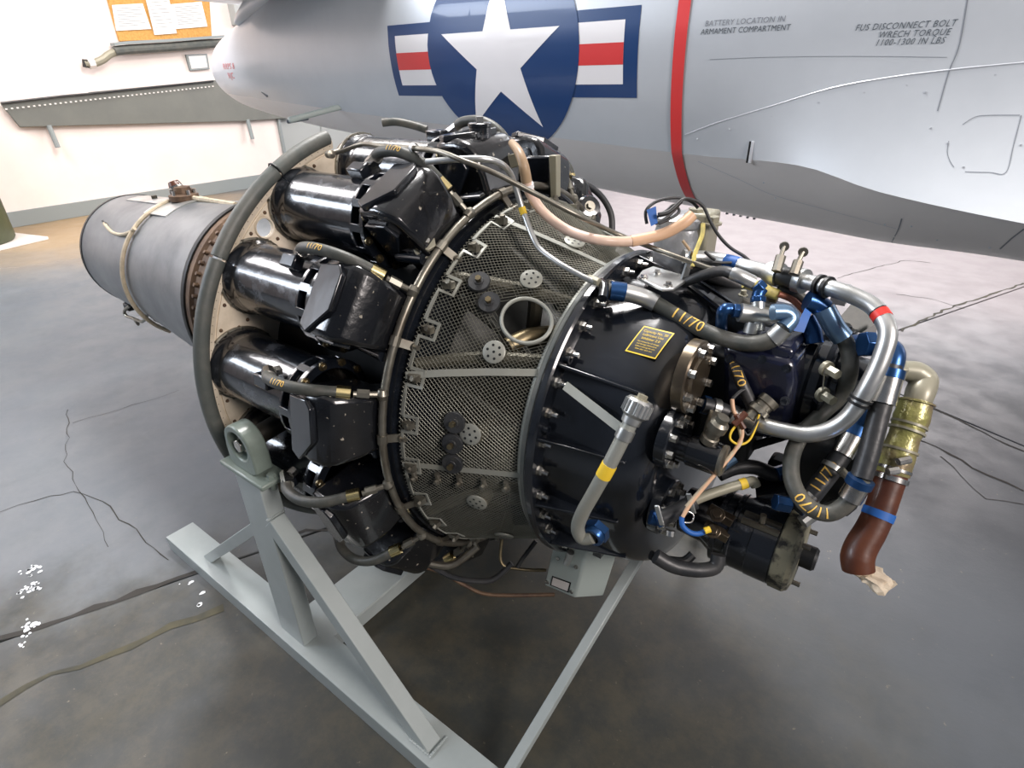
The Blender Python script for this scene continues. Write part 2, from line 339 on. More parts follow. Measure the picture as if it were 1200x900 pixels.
# ---- things on and by the left wall
def wallp(P, x, th, name, m, parent=None, **k):
    b = B(); b.prism([(p[1], p[2]) for p in P], lambda y, z: (x, y, z), lambda y, z: (x + th, y, z)); return b.build(name, m, parent, **k)
c = (-7.300,1.627,1.079)
ail = empty('control_surface', c, 'long grey-green aircraft control surface mounted along the pinkish wall', 'aircraft panel')
P1 = [(-7.240,1.068,1.276),(-7.240,1.685,1.336),(-7.240,1.696,1.318),(-7.240,1.941,1.336),(-7.240,1.956,1.354),(-7.240,3.510,1.447),(-7.240,4.580,1.516),(-7.240,4.662,0.911),(-7.240,3.786,0.921),(-7.240,1.160,1.033)]
wallp(P1, WX + .045, .03, 'panel', 'aileron', ail, bevel=.006)
P2 = [(-7.200,1.065,1.277),(-7.200,1.668,1.324),(-7.200,1.927,1.337),(-7.200,3.485,1.437)]
B().tube([V(p) for p in P2], .012, seg=8, sm=0).build('hinge_edge', 'hosedk', ail)
b = B()
for i in range(46):
    p = V(P2[0]).lerp(V(P2[3]), (i + .5) / 46); b.box((p[0] + .005, p[1], p[2] - .06), (.008, .02, .014))
b.build('rivets', 'offwhite', ail, kind='stuff')
for q0, q1 in (((-7.240,1.437,1.030), (-7.200,1.438,0.796)), ((-7.240,3.883,0.937), (-7.200,3.874,0.676))):
    B().tube([V(q0), V(q1)], .028, seg=8, sm=0).build('support_pin', 'base', ail)
c = (-7.300,3.016,2.156)
cb = empty('notice_board', c, 'orange cork notice board with wooden edge high on the pinkish wall', 'notice board')
q = [(-7.280,2.492,2.786),(-7.280,3.823,2.932),(-7.280,3.633,1.951),(-7.280,2.479,1.892)]
wallp(q, WX, .03, 'board', 'cork', cb)
b = B()
for i in range(4): b.tube([V(q[i]), V(q[(i + 1) % 4])], .014, seg=6, sm=0)
b.build('frame', 'cork', cb)
for P, lb in (([(-7.260,2.500,2.250),(-7.260,2.856,2.287),(-7.260,2.876,2.022),(-7.260,2.465,1.991)], 'left paper sheet pinned to the orange cork board'), ([(-7.255,2.906,2.394),(-7.255,3.191,2.431),(-7.255,3.178,1.985),(-7.255,2.895,1.959)], 'middle tall paper sheet pinned to the orange cork board'), ([(-7.260,3.186,2.297),(-7.260,3.606,2.350),(-7.260,3.610,2.075),(-7.260,3.183,2.032)], 'right paper sheet pinned to the orange cork board')):
    o = wallp(P, P[0][0], .004, 'paper_sheet', 'paper'); tag(o, lb, 'paper')
    for k in range(9):
        a = V(P[0]).lerp(V(P[3]), .14 + .085 * k); e = V(P[1]).lerp(V(P[2]), .14 + .085 * k)
        s_ = a.lerp(e, .1); e_ = a.lerp(e, .9 - .25 * (k % 3 == 2))
        B().tube([s_ + V((.006, 0, 0)), e_ + V((.006, 0, 0))], .0035, seg=4, sm=0).build('text_line', 'base', o)
c = (-7.300,3.368,1.672)
fn = empty('framed_notice', c, 'small square framed notice on the wall under the pipe', 'notice')
P = [(-7.260,3.233,1.749),(-7.260,3.523,1.761),(-7.260,3.509,1.580),(-7.260,3.236,1.563)]
wallp(P, WX, .04, 'frame', 'base', fn, bevel=.005)
P = [(-7.250,3.256,1.729),(-7.250,3.489,1.741),(-7.250,3.479,1.601),(-7.250,3.261,1.587)]
wallp(P, WX + .04, .006, 'paper', 'paper', fn)
pr_ = empty('wall_pipe_rail', (-7.300,2.750,1.784), 'grey rail with a curved pipe end fixed to the pinkish wall', 'pipe rail')
P = [(-7.180,2.346,1.776),(-7.180,2.504,1.795),(-7.180,3.021,1.830),(-7.180,3.741,1.890)]
B().tube(P, .05, seg=10, sm=2).build('rail', 'rubber', pr_)
b = B(); A = [V(p) + V((0, 0, .07)) for p in P]
for a, e in zip(A, A[1:]): b.bar(a, e, .12, .03)
b.build('top_cap', 'base', pr_)
P = [(-7.200,2.370,1.768),(-7.200,2.286,1.741),(-7.200,2.195,1.687),(-7.200,2.093,1.652),(-7.200,1.992,1.644)]
B().tube(P, .042, seg=10).build('curved_end', 'tan', pr_)
P = [(-7.200,2.094,1.657),(-7.200,2.029,1.648)]
B().tube(P, .058, sm=0, seg=10).build('collar', 'offwhite', pr_)
P = [(-7.200,2.015,1.687),(-7.200,1.998,1.609)]
B().tube(P, .035, sm=0, seg=8).build('nozzle', 'darkmetal', pr_)
b = B(); c = (-7.200,4.078,2.238); b.box((WX + .08, c[1], c[2]), (.16, .20, .27)); sb = b.build('wall_switch_box', 'doorgrey', bevel=.01); tag(sb, 'small grey box high on the wall above the aircraft tail', 'box')
# olive drum on its base plate
dr = empty('ordnance_case', (-6.62, .17, 0), 'dark olive cylinder with red marks standing upright by the pinkish wall', 'cylinder')
B().lathe([(.03, .0001), (.03, .40), (.06, .42), (1.7, .42), (1.72, .40), (1.72, .0001)], (-6.62, .17, 0), (0, 0, 1), 40).build('case', 'olive', dr, bevel=.004)
B().box((-6.62, .17, .016), (1.0, 1.0, .03), Matrix.Rotation(.25, 3, 'Z')).build('base_plate', 'offwhite', dr, bevel=.004)
for a, z, s_ in ((20, 1.1, .10), (24, .85, .12), (20, .68, .07), (-4, .95, .1)):
    t = math.radians(a); ctr = V((-6.62, .17, 0)); n = V((math.cos(t), math.sin(t), 0)); n = V((math.cos(t - .35), math.sin(t - .35), 0)); tt = V((-n.y, n.x, 0))
    text('II', s_, lambda u, v: ctr + n * .423 + tt * u + V((0, 0, z + v)), 'red_mark', 'stencilred', dr)
hx = []
t = math.radians(-18); n = V((math.cos(t), math.sin(t), 0)); tt = V((-n.y, n.x, 0)); ctr = V((-6.62, .17, .28))
b = B(); b.cyl(ctr + n * .40, ctr + n * .432, .13, seg=6); b.build('hex_opening', 'dark', dr)
b = B(); b.box(ctr + V((.40, .165, .02)), (.02, .05, .08)); b.build('small_label', 'tan', dr)

# ================================================================ AIRCRAFT

FK=[ # x, side_y, top_z, mid_z, crease_y, crease_z, bottom_z
(-3.34,1.52,1.70,1.51,1.56,1.40,1.33),
(-3.32,1.42,1.76,1.51,1.48,1.385,1.29),
(-3.22,1.36,1.80,1.52,1.43,1.372,1.25),
(-2.7,1.26,1.95,1.54,1.33,1.35,1.18),
(-2.2,1.19,2.1,1.56,1.27,1.325,1.13),
(-1.2,1.13,2.3,1.6,1.22,1.265,1.05),
(-.2,1.12,2.35,1.6,1.21,1.215,.93),
(.5,1.12,2.35,1.6,1.19,1.18,.88),
(.9,1.12,2.35,1.6,1.09,1.18,.86),
(1.14,1.12,2.35,1.6,1.03,1.13,.85),
(1.5,1.12,2.35,1.6,.94,1.095,.86),
(2.6,1.12,2.35,1.6,.72,1.02,.84)]
YC=1.75
def fkey(x):
    n=len(FK); i=0
    while i<n-2 and x>FK[i+1][0]: i+=1
    a,b=FK[i],FK[i+1]; p=FK[max(0,i-1)]; q=FK[min(n-1,i+2)]
    h=b[0]-a[0]; t=max(0,min(1,(x-a[0])/h)); o=[]
    for k in range(1,7):
        ma=(b[k]-p[k])/(b[0]-p[0]) if i>0 else (b[k]-a[k])/h
        mb=(q[k]-a[k])/(q[0]-a[0]) if i<n-2 else (b[k]-a[k])/h
        t2=t*t;t3=t2*t
        o.append((2*t3-3*t2+1)*a[k]+(t3-2*t2+t)*h*ma+(-2*t3+3*t2)*b[k]+(t3-t2)*h*mb)
    return o
def near(x,na=10,nb=10,nc=9):
    ys,zt,zm,yk,zk,zb=fkey(x); P=[]
    for i in range(na):
        t=math.pi/2*i/na; P.append((YC-(YC-ys)*math.sin(t),zm+(zt-zm)*math.cos(t)))
    cz=zk+(zm-zk)*.45; cy=ys
    for i in range(nb):
        t=i/nb; P.append(((1-t)**2*ys+2*t*(1-t)*cy+t*t*yk,(1-t)**2*zm+2*t*(1-t)*cz+t*t*zk))
    w=YC-yk
    for i in range(nc+1):
        t=i/nc; c1=(yk+.22*w,zb+.45*(zk-zb)); c2=(yk+.5*w,zb)
        P.append(tuple((1-t)**3*A+3*t*(1-t)**2*B+3*t*t*(1-t)*D+t**3*E for A,B,D,E in zip((yk,zk),c1,c2,(YC,zb))))
    return P
def fy(x,z):
    P=near(x)
    for a,b in zip(P,P[1:]):
        if b[1]<=z<=a[1]:
            t=(a[1]-z)/(a[1]-b[1]+1e-12); return a[0]+t*(b[0]-a[0])
    return YC

air = empty('jet_aircraft', (-.4, YC, 0), 'silver-grey jet aircraft fuselage with a star roundel and red band behind the engine', 'aircraft')
xs = [FK[0][0] + (FK[-1][0] - FK[0][0]) * (i / 90) ** 1.0 for i in range(91)]
xs = sorted(set([FK[0][0] + .02 * k for k in range(12)] + xs))
vs = []; fs = []; NP = None
for x in xs:
    P = near(x); full = P + [(2 * YC - y, z) for y, z in P[-2:0:-1]]; NP = len(full)
    vs += [(x, y, z) for y, z in full]
for i in range(len(xs) - 1):
    for k in range(NP): fs.append((i * NP + k, i * NP + (k + 1) % NP, (i + 1) * NP + (k + 1) % NP, (i + 1) * NP + k))
fs.append(tuple(range(NP)))
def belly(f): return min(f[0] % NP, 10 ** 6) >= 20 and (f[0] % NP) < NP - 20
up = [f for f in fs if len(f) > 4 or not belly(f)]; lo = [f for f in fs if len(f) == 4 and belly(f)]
b = B(); b.add(vs, up); b.build('fuselage', 'skin', air, ang=24)
b = B(); b.add(vs, lo); b.build('belly_panel', 'belly', air, ang=24)  # lower faces, split off to take the grey with painted-in floor bounce
def onf(x, z, off=.0015): return V((x, fy(x, z) - off, z))
def gridpoly(poly, name, m, off, n=.03, parent=None):          # thin paint film following the skin
    bm = bmesh.new(); vv = [bm.verts.new((p[0], 0, p[1])) for p in poly]; bm.faces.new(vv)
    bmesh.ops.triangulate(bm, faces=bm.faces[:])
    x0 = min(p[0] for p in poly); x1 = max(p[0] for p in poly); z0 = min(p[1] for p in poly); z1 = max(p[1] for p in poly)
    for a0, a1, nn, idx in ((x0, x1, (1, 0, 0), 0), (z0, z1, (0, 0, 1), 2)):
        k = int((a1 - a0) / n) + 1
        for i in range(1, k):
            c = [0, 0, 0]; c[idx] = a0 + (a1 - a0) * i / k
            bmesh.ops.bisect_plane(bm, geom=bm.verts[:] + bm.edges[:] + bm.faces[:], plane_co=c, plane_no=nn)
    for v in bm.verts: v.co = onf(v.co.x, v.co.z, off)
    b = B(); bm.verts.index_update(); b.add([v.co.copy() for v in bm.verts], [tuple(v.index for v in f.verts) for f in bm.faces]); bm.free()
    return b.build(name, m, parent or air)
CX, CZ = -.411, 1.553
gridpoly([(CX + .412 * math.cos(t * math.pi / 32), CZ + .402 * math.sin(t * math.pi / 32)) for t in range(64)], 'roundel_disc', 'insblue', .0046)
gridpoly([(-1.093, 1.378), (-.70, 1.378), (-.70, 1.682), (-1.093, 1.682)], 'roundel_bar', 'insblue', .0018)
gridpoly([(-.1, 1.378), (.252, 1.378), (.252, 1.678), (-.1, 1.678)], 'roundel_bar', 'insblue', .0018)
st = []
for k in range(10):
    a = math.pi / 2 + k * math.pi / 5; r = .335 if k % 2 == 0 else .128
    st.append((CX + r * math.cos(a), 1.527 + r * 1.0 * math.sin(a)))
def onstar(p, c=(CX, 1.527)): return p
bst = B(); vs = []; fs = []; NS = 10
for k in range(10):                                            # ten spokes-wide triangles, each a fine fan
    A = V((CX, 1.527)); Bp = V(st[k]); Cp = V(st[(k + 1) % 10]); o = len(vs)
    for i in range(NS + 1):
        for j in range(i + 1):
            p = A + (Bp - A) * ((i - j) / NS) + (Cp - A) * (j / NS); vs.append(onf(p.x, p.y, .0060))
    for i in range(NS):
        for j in range(i + 1):
            a_ = o + i * (i + 1) // 2 + j; b_ = o + (i + 1) * (i + 2) // 2 + j
            fs.append((a_, b_, b_ + 1))
            if j < i: fs.append((a_, b_ + 1, a_ + 1))
bst.add(vs, fs); bst.build('roundel_star', 'inswhite', air)
for (xa, xb) in (((-1.042,1.128,1.537)[0], -.80), (-.022, (0.193,1.122,1.530)[0])):
    gridpoly([(xa, 1.425), (xb, 1.425), (xb, 1.637), (xa, 1.637)], 'roundel_white_panel', 'inswhite', .0026)
    gridpoly([(xa, 1.492), (xb, 1.492), (xb, 1.565), (xa, 1.565)], 'roundel_red_stripe', 'insred', .0034)
gridpoly([(CX + .412 * math.cos(t * math.pi / 32), CZ + .402 * math.sin(t * math.pi / 32)) for t in [56,57,58,59,60,61,62,63,0,1,2,3,4,5,6,7,8]] , 'roundel_disc_edge', 'insblue', .0034)
zz = [1.9 - .02 * k for k in range(50)]
b = B(); vs = []
bandp = [(.398, z) for z in zz]
for z in zz: vs += [onf(.392, max(z, .895), .005), onf(.437, max(z, .895), .005)]
b.add(vs, [(2 * i, 2 * i + 1, 2 * i + 3, 2 * i + 2) for i in range(len(zz) - 1)]); b.build('red_band', 'insred', air)
def ftext(s, px, size, name, m='stencil', skew=0, spacing=1.05, sx=1.0):
    return text(s, size, lambda u, v: onf(px[0] + u * sx + v * skew, px[2] + v, .002), name, m, air, spacing=spacing)
ftext('BATTERY LOCATION IN', (0.627,1.120,1.607), .0235, 'stencil_text', 'seam', .1, 1.05, .98)
ftext('ARMAMENT COMPARTMENT', (0.631,1.120,1.583), .0235, 'stencil_text', 'stencil', .1, 1.05, .92)
ftext('FUS DISCONNECT BOLT', (1.090,1.120,1.572), .0235, 'stencil_text', 'stencil', .2, 1.15, .86)
ftext('WRECH TORQUE', (1.119,1.119,1.551), .0235, 'stencil_text', 'stencil', .2, 1.15, .86)
ftext('1100-1300 IN LBS', (1.114,1.118,1.531), .0235, 'stencil_text', 'stencil', .2, 1.15, .86)
ftext('RRPS 8', (-2.879,1.291,1.541), .05, 'stencil_text', 'stencilred', 0, 1.05, 1.35)
ftext('RJC', (-2.880,1.295,1.485), .05, 'stencil_text', 'stencilred', 0, 1.05, 1.3)
def seam(P, w, name='panel_line', m='seam', off=.0012):
    Q = cat([V(p) for p in P], 6); vs = []; n = len(Q)
    for i, q in enumerate(Q):
        t = (Q[min(i + 1, n - 1)] - Q[max(i - 1, 0)]).normalized(); s_ = V((-t.z, 0, t.x)); s_ = s_.normalized() if s_.length > .1 else V((1, 0, 0))
        for sg in (1, -1):
            p = q + s_ * w / 2 * sg; vs.append(onf(p.x, p.z, off))
    b = B(); b.add(vs, [(2 * i, 2 * i + 1, 2 * i + 3, 2 * i + 2) for i in range(n - 1)]); return b.build(name, m, air)
seam([(1.218,1.124,1.664),(1.236,1.117,1.524),(1.231,1.110,1.451),(1.233,1.093,1.353)], .003)
seam([(0.527,1.123,1.500),(0.722,1.121,1.502),(0.975,1.118,1.498),(1.216,1.115,1.489)], .0015, m='seam')
seam([(1.423,1.082,1.347),(1.358,1.085,1.345),(1.326,1.085,1.340),(1.303,1.080,1.320)], .002)
seam([(1.283,1.068,1.277),(1.288,1.057,1.249),(1.301,1.047,1.227),(1.316,1.038,1.211)], .002)
seam([(1.345,1.030,1.202),(1.401,1.025,1.205),(1.436,1.022,1.208),(1.432,1.055,1.274),(1.426,1.082,1.347)], .002)
seam([(1.223,1.103,1.043),(1.216,1.189,0.987),(1.194,1.404,0.897)], .004)
seam([(1.516,0.962,1.076),(1.502,1.038,1.031),(1.492,1.143,0.976)], .004)
seam([(0.499,1.209,1.156),(0.673,1.228,1.095),(0.786,1.243,1.053),(0.952,1.226,1.027),(1.104,1.189,1.010),(1.210,1.180,0.994)], .002, m='seamlt')
Q = cat([V(p) for p in [(0.450,1.170,1.252),(0.573,1.148,1.299),(0.762,1.123,1.358),(0.929,1.113,1.410),(1.082,1.112,1.439),(1.228,1.111,1.457),(1.321,1.111,1.466),(1.444,1.111,1.476)]], 6)
B().tube([p + V((0, .001, 0)) for p in Q], .003, seg=6, sm=0).build('fairing_bead', 'seamlt', air)
b = B(); q = cat([V(p) for p in [(0.499,1.168,1.249),(0.696,1.132,1.314),(0.906,1.112,1.381),(1.087,1.110,1.421),(1.230,1.109,1.440),(1.378,1.109,1.459)]], 6)
for p in q[::4]: b.cyl(p + V((0, .002, -.01)), p + V((0, -.002, -.01)), .0025, seg=8)
for p in [(0.758,1.203,1.099),(0.797,1.254,1.040),(1.176,1.173,1.005),(1.253,1.130,1.017),(1.330,1.192,0.971),(1.467,1.149,0.976),(1.338,1.036,1.213),(1.447,1.054,1.275),(1.283,1.065,1.271),(1.230,1.082,1.308),(1.190,1.104,1.401)]: b.cyl(V(p) + V((0, .002, 0)), V(p) + V((0, -.0025, 0)), .003, seg=8)
b.build('skin_fasteners', 'seamlt', air, kind='stuff')
for x0 in (0,):                                                                        # drain mast slot and small vents
    p = V((0.706,1.142,1.208)); b = B(); b.box(p + V((0, .0, 0)), (.008, .012, .072)); b.build('slot', 'dark', air)
    b = B(); b.box(p + V((.008, .0, 0)), (.009, .018, .074)); b.build('slot_lip', 'seamlt', air, bevel=.002)
for px in range(5):
    p = V([(0.472,1.750,0.858),(0.505,1.750,0.856),(0.537,1.750,0.854),(0.570,1.750,0.851),(0.601,1.750,0.849)][px]); t = B(); t.box(p, (.010, .012, .008)); t.build('vent_hole', 'seam', air)
# small skid under the rear fuselage
a = V((-1.782,0.950,1.258)); e = V((-1.678,1.245,1.315))
b = B(); b.bar(a, e, .045, .03, (0, 0, 1)); b.build('tail_skid', 'boxgrey', air, bevel=.010)
b = B(); b.bar(a + V((-.02, -.0, -.008)), a.lerp(e, .36) + V((0, 0, -.014)), .03, .02); b.build('skid_pad', 'stencil', air, bevel=.006)
b = B(); b.box(V((-2.486,1.273,1.377)), (.06, .006, .012), Matrix.Rotation(.5, 3, 'Y')); b.build('tail_mark', 'stencil', air)
# tail plane root above the rear fuselage: dark underside seen from below
b = B()
root = [(-2.95, 1.93), (-2.75, 1.985), (-2.2, 2.02), (-1.2, 1.99), (-.85, 1.95), (-1.2, 1.92), (-2.2, 1.90)]
b.prism(root, lambda x, z: (x, YC - .25, z - .02), lambda x, z: (-2.75 + (x + 2.95) * .62 - .25, YC - 1.75, z + .02))
b.build('tail_plane', 'skin', air, bevel=.01)
B().tube([V((-2.85, 1.40, 1.80)), V((-2.5, 1.42, 1.90)), V((-1.9, 1.42, 1.97)), V((-1.0, 1.45, 1.98))], [.02, .09, .10, .04], seg=12).build('tail_fairing', 'skin', air)
# ================================================================ STAND
std = empty('engine_stand', (.2, 0, 0), 'sage grey welded steel engine stand on the floor', 'engine stand')
def rail(s):
    b = B(); y = -.606 * s; ya, yb = y - .048, y + .048; top = .057; t = .006
    x0, x1 = -.55, 1.02
    b.box(((x0 + x1) / 2, y, top - t / 2), (x1 - x0, yb - ya, t))
    for yy in (ya + t / 2, yb - t / 2): b.box(((x0 + x1) / 2, yy, (top - t) / 2), (x1 - x0, t, top - t))
    b.build('rail', 'stand', std, bevel=.0015)
    b = B(); b.box((.17, y - .003 * s, .345), (.11, .046, .58)); b.build('upright_post', 'stand', std, bevel=.003)
    b = B(); b.bar((.215, y - .006 * s, .505), (.698, y - .006 * s, .045), .042, .048); b.build('front_brace', 'stand', std, bevel=.002)
    b = B(); b.bar((.125, y, .44), (-.335, y, .05), .034, .034); b.build('rear_brace', 'stand', std, bevel=.002)
    b = B(); wd_ = random.Random(5)
    for (p, q) in (((.655, y - .03, .06), (.722, y - .03, .06)), ((.722, y - .03, .06), (.722, y + .025, .06)), ((.227, y - .028, .525), (.227, y + .018, .525))):
        p = V(p); q = V(q)
        for i in range(10): c_ = p.lerp(q, i / 9); b.lathe([(0, .0001), (.002, .004), (.004, .0001)], c_ + V((0, 0, -.001)), (0, 0, 1), 8)
    b.build('weld_bead', 'stand', std, kind='stuff')
    # trunnion bracket
    pb = B(); yy = y - .003 * s
    pb.box((.172, yy, .641), (.185, .072, .014)); base = pb.build('bearing_base', 'standcast', std, bevel=.004)
    arch = [(-.085, .0), (-.066, .055)] + [(.066 * math.cos(math.radians(a)), .078 + .066 * math.sin(math.radians(a))) for a in range(165, -1, -15)] + [(.07, .05), (.085, 0)]
    hole = [(.042 * math.cos(math.radians(a)), .078 + .042 * math.sin(math.radians(a))) for a in range(0, 360, 20)]
    bm = bmesh.new()
    n = 24; ring_o = []; ring_i = []
    for k in range(n):
        a = 2 * math.pi * k / n; cx, cz = math.cos(a), math.sin(a)
        r = .055
        if cz < 0: r = min(.068 / max(-cz, 1e-6), .058 / max(abs(cx), .2) if abs(cx) > .4 else 9, .10)
        ring_o.append((cx * r, .068 + cz * r)); ring_i.append((.037 * cx, .068 + .037 * cz))
    b = B(); vs = []
    for (yo) in (-.022, .022):
        for rr_ in (ring_o, ring_i): vs += [(.17 + p[0], yy + yo, .647 + p[1]) for p in rr_]
    fs = []
    for k in range(n):
        k2 = (k + 1) % n
        fs += [(k, k2, n + k2, n + k), (2 * n + k, 3 * n + k, 3 * n + k2, 2 * n + k2), (k, 2 * n + k, 2 * n + k2, k2), (n + k, n + k2, 3 * n + k2, 3 * n + k)]
    b.add(vs, fs); arc_ = b.build('bearing_block', 'standcast', std, bevel=.004)
    sd = -s
    B().hexb((.17, yy + sd * .002, .716), (0, sd, 0), .017, .020).build('trunnion_bolt', 'steel', std, bevel=.002)
    B().cyl((.17, yy + sd * .002, .716), (.17, yy - sd * .16, .730), .024, seg=20).build('trunnion_pin', 'darkmetal', std)
    b = B()
    for xx in (.095, .25):
        b.hexb((xx, yy, .647), (0, 0, 1), .010, .012); b.cyl((xx, yy, .636), (xx, yy, .615), .007, seg=10)
    b.build('base_bolts', 'standcast', std)
for s in (1, -1): rail(s)
b = B(); b.box((.185, 0, .054), (.155, 1.12, .006)); b.box((.112, 0, .027), (.006, 1.12, .05)); b.box((.26, 0, .027), (.006, 1.12, .05)); b.build('cross_beam', 'stand', std, bevel=.0015)
# front A-frame of flat bar up to the nose mount
tp = V((.955, 0, .42))
for s in (1, -1):
    a = V((.895, -.575 * s, .060)); b = B(); b.bar(a, tp + V((0, -.02 * s, -.02)), .024, .024, (1, 0, 0)); b.build('front_leg', 'stand', std, bevel=.0015)
B().box((.955, 0, .40), (.05, .12, .02)).build('nose_mount', 'stand', std, bevel=.003)

# ================================================================ ENGINE
eng = empty('jet_engine', (0, 0, AZ), 'black radial-canned jet engine with a grey exhaust pipe held in the sage grey stand', 'jet engine')
def K(x, r, t=0): return V((x, -r, AZ + t))
def L(a, z): return V((a[0], a[1], z))
# ---- exhaust pipe
b = B(); b.lathe([(-1.75, .246), (-1.75, .254), (-1.742, .257), (-1.22, .283), (-1.215, .287), (-1.19, .288), (-.59, .342), (-.59, .334), (-1.2, .280), (-1.75, .246)], Z0, (1, 0, 0), 64)
ex = b.build('exhaust_pipe', 'exhaust', eng)
B().lathe([(-1.756, .244), (-1.756, .258), (-1.735, .260), (-1.735, .256)], Z0, (1, 0, 0), 64).build('rear_rim', 'exhedge', ex)
B().lathe([(-1.0, .05), (-1.1, .18), (-1.3, .12), (-1.5, .0001)], Z0, (1, 0, 0), 32).build('tail_cone', 'exhedge', ex)
b = B(); b.lathe([(-.60, .335), (-.60, .352), (-.58, .356), (-.56, .356), (-.55, .345), (-.50, .345)], Z0, (1, 0, 0), 64); b.build('turbine_flange', 'rust', eng)
b = B(); b.lathe([(-.51, .345), (-.30, .34), (-.02, .34), (-.02, .3)], Z0, (1, 0, 0), 64); b.build('turbine_casing', 'exhaust', eng)
b = B()
for k in range(60):
    p = ax(-.535, .346, k * 6); n = (p - V((-.535, 0, AZ))).normalized(); b.cyl(p - n * .004, p + n * .012, .009, .006, 8)
b.build('turbine_casing_rivets', 'rust', eng, kind='stuff')
B().lathe([(-.61, .34), (-.61, .360), (-.60, .362), (-.59, .360), (-.59, .34)], Z0, (1, 0, 0), 64).build('exhaust_clamp_ring', 'exhedge', eng)
# straps and thermocouple boss on the pipe
hp = [ax(-1.215 + .03 * math.sin(math.radians(a)), .30, a) for a in range(100, -62, -9)]
B().tube(hp, .0085, seg=8, sm=2).build('thermocouple_loom', 'sleeve', eng)
b = B(); b.tube([ax(-1.20, .296, a) for a in range(112, 60, -8)], .009, seg=8, sm=3); b.tube([ax(x, .302 + .05 * (x + 1.2), 92 - 14 * (x + 1.2)) for x in (-1.2, -1.1, -.98, -.86, -.72)], .011, seg=8, sm=3); b.build('thermocouple_loom', 'sleeve', eng)
def patch(x0, x1, a0, a1, r0, r1, th, name, m, parent, skew=0):
    vs = []; n = 10
    for rr in (0, th):
        for i in range(2):
            for k in range(n + 1):
                a = a0 + (a1 - a0) * k / n; x = (x0, x1)[i] + skew * k / n; r = (r0, r1)[i] + rr; vs.append(ax(x, r, a))
    m_ = n + 1; fs = []
    for k in range(n):
        fs += [(k, k + 1, m_ + k + 1, m_ + k), (2 * m_ + k, 3 * m_ + k, 3 * m_ + k + 1, 2 * m_ + k + 1), (k, 2 * m_ + k, 2 * m_ + k + 1, k + 1), (m_ + k, m_ + k + 1, 3 * m_ + k + 1, 3 * m_ + k)]
    fs += [(0, m_, 3 * m_, 2 * m_), (n, 2 * m_ + n, 3 * m_ + n, m_ + n)]
    b = B(); b.add(vs, fs); return b.build(name, m, parent)
patch(-1.24, -1.04, 62, 100, .289, .300, .006, 'saddle_plate', 'alu', eng, .0)
patch(-1.60, -1.25, 78, 98, .264, .283, .003, 'bright_patch', 'alu', eng, .0)
b = B(); c = ax(-1.14, .31, 88); b.lathe([(0, .0001), (0, .055), (.02, .055), (.025, .035), (.05, .03), (.055, .0001)], c + V((0, 0, -.01)), (0, 0, 1), 20); b.build('terminal_boss', 'rust', eng)
b = B()
for k in range(6):
    q = c + V((.042 * math.cos(k), .042 * math.sin(k), .01)); b.cyl(q, q + V((0, 0, .02)), .008, seg=6)
b.cyl(c + V((-.01, 0, .02)), c + V((-.03, -.01, .045)), .022, .024, 10); b.build('terminal_studs', 'steel', eng)
B().cyl(c + V((-.028, -.01, .042)), c + V((-.034, -.012, .058)), .026, .02, 10).build('red_terminal_cap', 'redbrown', eng)
B().tube([(-1.523,-0.196,0.939),(-1.462,-0.207,0.927),(-1.401,-0.214,0.919),(-1.285,-0.225,0.930),(-1.210,-0.221,0.949),(-1.174,-0.212,0.966)], .007, seg=8).build('sleeved_wire', 'sleeve', eng)
B().tube([(-1.552,-0.190,0.945),(-1.509,-0.195,0.941)], .004, seg=6, sm=0).build('wire_end', 'dark', eng)
B().tube([(-1.416,-0.207,0.923),(-1.359,-0.223,0.902)], .003, seg=6, sm=0).build('wire_end', 'tapeblue', eng)
b = B(); b.tube([(-1.485,-0.220,0.586),(-1.570,-0.220,0.543),(-1.572,-0.220,0.517),(-1.481,-0.220,0.521),(-1.461,-0.220,0.501),(-1.481,-0.220,0.521),(-1.410,-0.220,0.525),(-1.331,-0.220,0.568),(-1.321,-0.220,0.605)], .007, seg=8, sm=3); b.build('lower_lug', 'tube', eng)
b = B()
for q in [(-1.562,-0.200,0.559),(-1.269,-0.200,0.571)]: b.box(V(q), (.05, .03, .035))
b.build('hinge_lugs', 'dark', eng, bevel=.006)
B().tube([(-1.453,-0.180,0.548),(-1.298,-0.180,0.534),(-1.140,-0.180,0.516)], .005, seg=6).build('drain_line', 'darkmetal', eng)
tag_ = [(ax(-1.42, .275, 88), .012)]
for p, r in tag_: B().cyl(p, p + V((0, 0, .014)), r, seg=8).build('pipe_stud', 'darkmetal', eng)
# ---- rear bulkhead with holes and rubber-edged rim
b = B(); n = 336; vs = []; rings = [.30, .40, .4225, .50, .515, .545, .585, .60]
bm = bmesh.new()
disc = B(); disc.lathe([(0, .38), (.008, .38), (.008, .565), (0, .565), (0, .38)], Z0, (1, 0, 0), 168)
bo = disc.build('bulkhead', 'cream', eng, ang=30)
cut = B()
angs = [10.1 + 25.714 * k for k in range(14)]
for a in angs[1:2]:
    p = ax(-.03, .535, a + 12.86); cut.cyl(p, p + V((.08, 0, 0)), .023, seg=16)
cu = cut.build('cutter', 'cream', eng)
md = bo.modifiers.new('b', 'BOOLEAN'); md.object = cu; md.operation = 'DIFFERENCE'; md.solver = 'EXACT'
bpy.context.view_layer.update(); me2 = bpy.data.meshes.new_from_object(bo.evaluated_get(bpy.context.evaluated_depsgraph_get())); bo.modifiers.clear(); bo.data = me2; bpy.data.objects.remove(cu)
p = ax(.004, .535, angs[1] + 12.86); B().lathe([(.0, .023), (.009, .023), (.010, .026), (.004, .027)], p, (1, 0, 0), 20).build('hole_rim', 'cream', eng)
